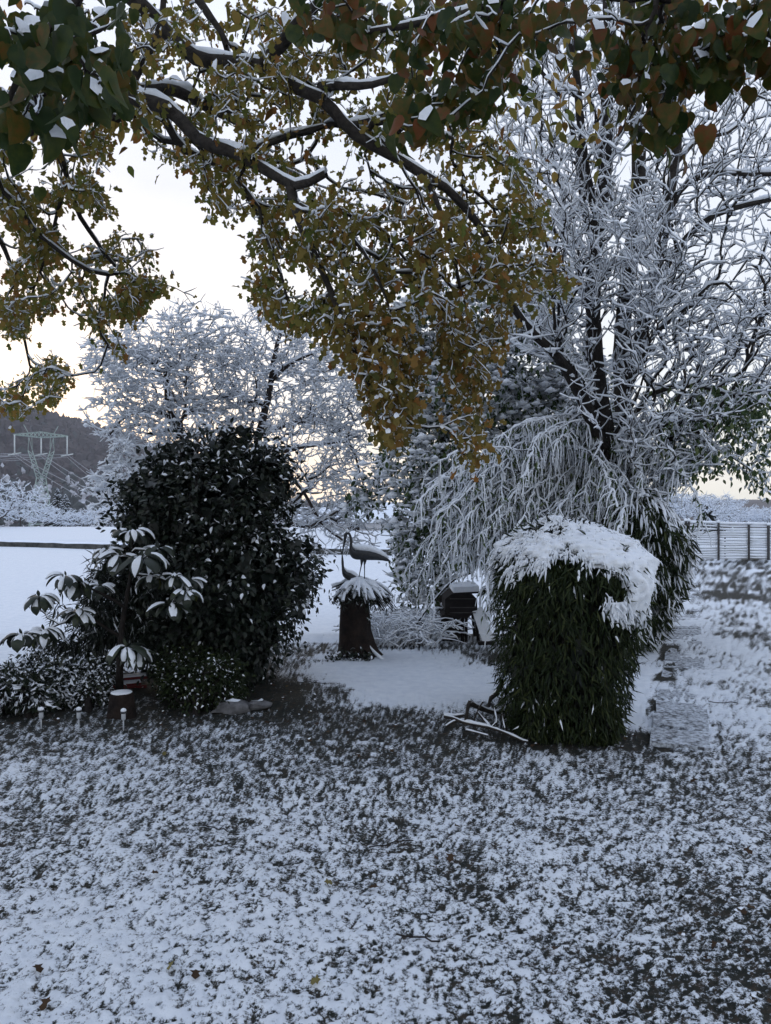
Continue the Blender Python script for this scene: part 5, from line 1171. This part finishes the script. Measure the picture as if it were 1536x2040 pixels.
# ================================================================ sticks beside the bamboo
def sticks():
    specs = [([(886, 1428, 6.9), (905, 1432, 6.8), (925, 1440, 6.6), (975, 1450, 6.5), (1010, 1462, 6.4), (1052, 1482, 6.35)], .016, .010, 'long snowy stick stretching right across the ground before the bamboo'),
             ([(928, 1442, 6.6), (930, 1420, 6.6), (934, 1400, 6.6), (936, 1396, 6.6)], .018, .014, 'upright forked stick stub, tallest of the pile at its left'),
             ([(938, 1402, 6.65), (960, 1412, 6.8), (985, 1420, 6.9), (1005, 1418, 7.0)], .022, .016, 'thick dark log lying across the top of the stick pile'),
             ([(942, 1440, 6.6), (952, 1415, 6.6), (962, 1398, 6.6)], .008, .006, 'thin dark stick poking up out of the pile'),
             ([(950, 1418, 6.6), (965, 1435, 6.6), (978, 1450, 6.5)], .008, .007, 'thin pale stick slanting down inside the pile'),
             ([(985, 1412, 6.6), (988, 1428, 6.55), (990, 1438, 6.5), (980, 1448, 6.5)], .009, .007, 'small crooked snowy twig hooked over the long stick'),
             ([(885, 1425, 6.95), (900, 1428, 6.9), (925, 1425, 6.8)], .013, .012, 'short snowy stick lying at the far left of the pile'),
             ([(888, 1448, 6.75), (905, 1438, 6.75), (928, 1434, 6.7)], .011, .010, 'snowy stick sloping down to the left of the pile'),
             ([(1000, 1422, 6.5), (1003, 1440, 6.45), (1006, 1452, 6.4)], .007, .006, 'thin upright twig in front of the bamboo at the right of the pile'),
             ([(974, 1408, 7.1), (977, 1392, 7.1), (990, 1378, 7.1), (1000, 1360, 7.1)], .016, .020, 'curved dark branch rising behind the pile into the bamboo'),
             ([(928, 1455, 6.45), (950, 1460, 6.45), (972, 1466, 6.4)], .008, .006, 'small snowy twig lying flat in front of the pile')]
    for i, (p, r0, r1, lab) in enumerate(specs):
        P = resample([W(*q) for q in p], .04); g = zg(P[:, 0], P[:, 1])+.012; P[:, 2] = np.maximum(P[:, 2], g) if i not in (0, 6, 7, 10) else np.maximum(P[:, 2], g)
        root = thing('stick', lab, 'stick', P[0]); R = np.linspace(r0, r1, len(P))*(1+.15*rng.normal(size=len(P))*.5)
        m = MB(); m.add(*tubes(P, R, 7, True)); m.build('wood', M['bark'], root); m = MB(); m.add(*snow_on(P, R, .006, .45, lo=.1)); m.build('snow', M['snow'], root)
sticks()

# ================================================================ ground clutter
def clutter():
    N = 30000; y = 1/rng.uniform(1/14., 1/1.9, N); x = rng.uniform(-.62, .62, N)*y; c = cover(x, y); ok = rng.random(N) < np.clip(.75-c*1.6, .0, 1.)
    x, y = x[ok], y[ok]; q = np.stack([x, y, zg(x, y)-.005], 1); m = MB()
    leaves(m, BLADE, q, rdir(len(q), -.5, np.array([[0, 0, .2]])), rng.uniform(.012, .028, len(q)), 0, None, 0, width=.9)
    o = m.build('grass_blades', M['grass']); tag(o, 'dark grass blades showing through the thin snow', 'grass', None, 'stuff')
    N = 5200; y = 1/rng.uniform(1/10., 1/2.2, N); x = rng.uniform(-.6, .6, N)*y; c = cover(x, y); ok = rng.random(N) < np.clip(.40-c, .0, 1.)*3.
    x, y = x[ok], y[ok]; q = np.stack([x, y, zg(x, y)+.010], 1); m = MB()
    leaves(m, LOBED, q, rdir(len(q), 0)*[1, 1, .12], rng.uniform(.03, .055, len(q)), 0, np.clip(rng.normal(.3, .2, len(q)), 0, 1), .35, 1, .1, 3., .3, 1, .8, PAD)
    o = m.build('leaf_litter', [M['litter_leaf'], M['snow']]); tag(o, 'brown fallen leaves and litter under the shrubs', 'leaf litter', None, 'stuff')
    # countable leaves on the lawn
    sp = [(645, 1768, .9), (755, 1778, .2), (350, 1925, 1.), (1255, 1605, .8), (640, 1965, .9), (1190, 1590, .3), (300, 1750, .2), (905, 1655, .2), (100, 2000, .3), (390, 1945, .1), (1430, 1890, .2), (900, 1710, .3), (1390, 1560, .2), (330, 1505, .9), (70, 1935, .1), (540, 1690, .3), (1110, 1900, .2), (865, 1720, .3), (1250, 1745, .1), (1480, 1700, .2)]
    for px, py, t in sp:
        p = on_ground(px, py)+[0, 0, .03]; m = MB(); leaves(m, LOBED, p[None], rdir(1)*[1, 1, .2], np.array([rng.uniform(.04, .06)]), 0, np.array([t]), 0, upn=2.)
        o = m.build('fallen_leaf', M['litter_leaf']); tag(o, 'yellow green fallen leaf lying on the snowy lawn' if t > .7 else 'brown fallen leaf lying on the snowy lawn', 'leaf', 'yellow fallen leaves on the lawn' if t > .7 else 'brown fallen leaves on the lawn')
    for px, py, l, lab in ((780, 1690, .28, 'thin dark twig on the lawn left of centre'), (835, 1880, .2, 'short reddish twig on the lawn near the bottom'), (430, 1660, .18, 'little forked twig on the lawn at left'), (1440, 1405, .3, 'dark twig lying on the snow right of the slabs'), (620, 1365, .35, 'dark twig at the edge of the snow below the stump')):
        p = on_ground(px, py)+[0, 0, .03]; a = rng.normal()*.3; s = np.linspace(-.5, .5, 6)[:, None]; P = p+s*l*np.array([[math.cos(a), math.sin(a), 0]])+rng.normal(size=(6, 3))*.008
        m = MB(); m.add(*tubes(P, np.full(6, .004), 5)); m.add(*tubes(np.array([P[3], P[3]+[.03, .05, .01]]), np.array([.003, .002]), 4)); o = m.build('twig', M['bark_dark']); tag(o, lab, 'twig')
clutter()
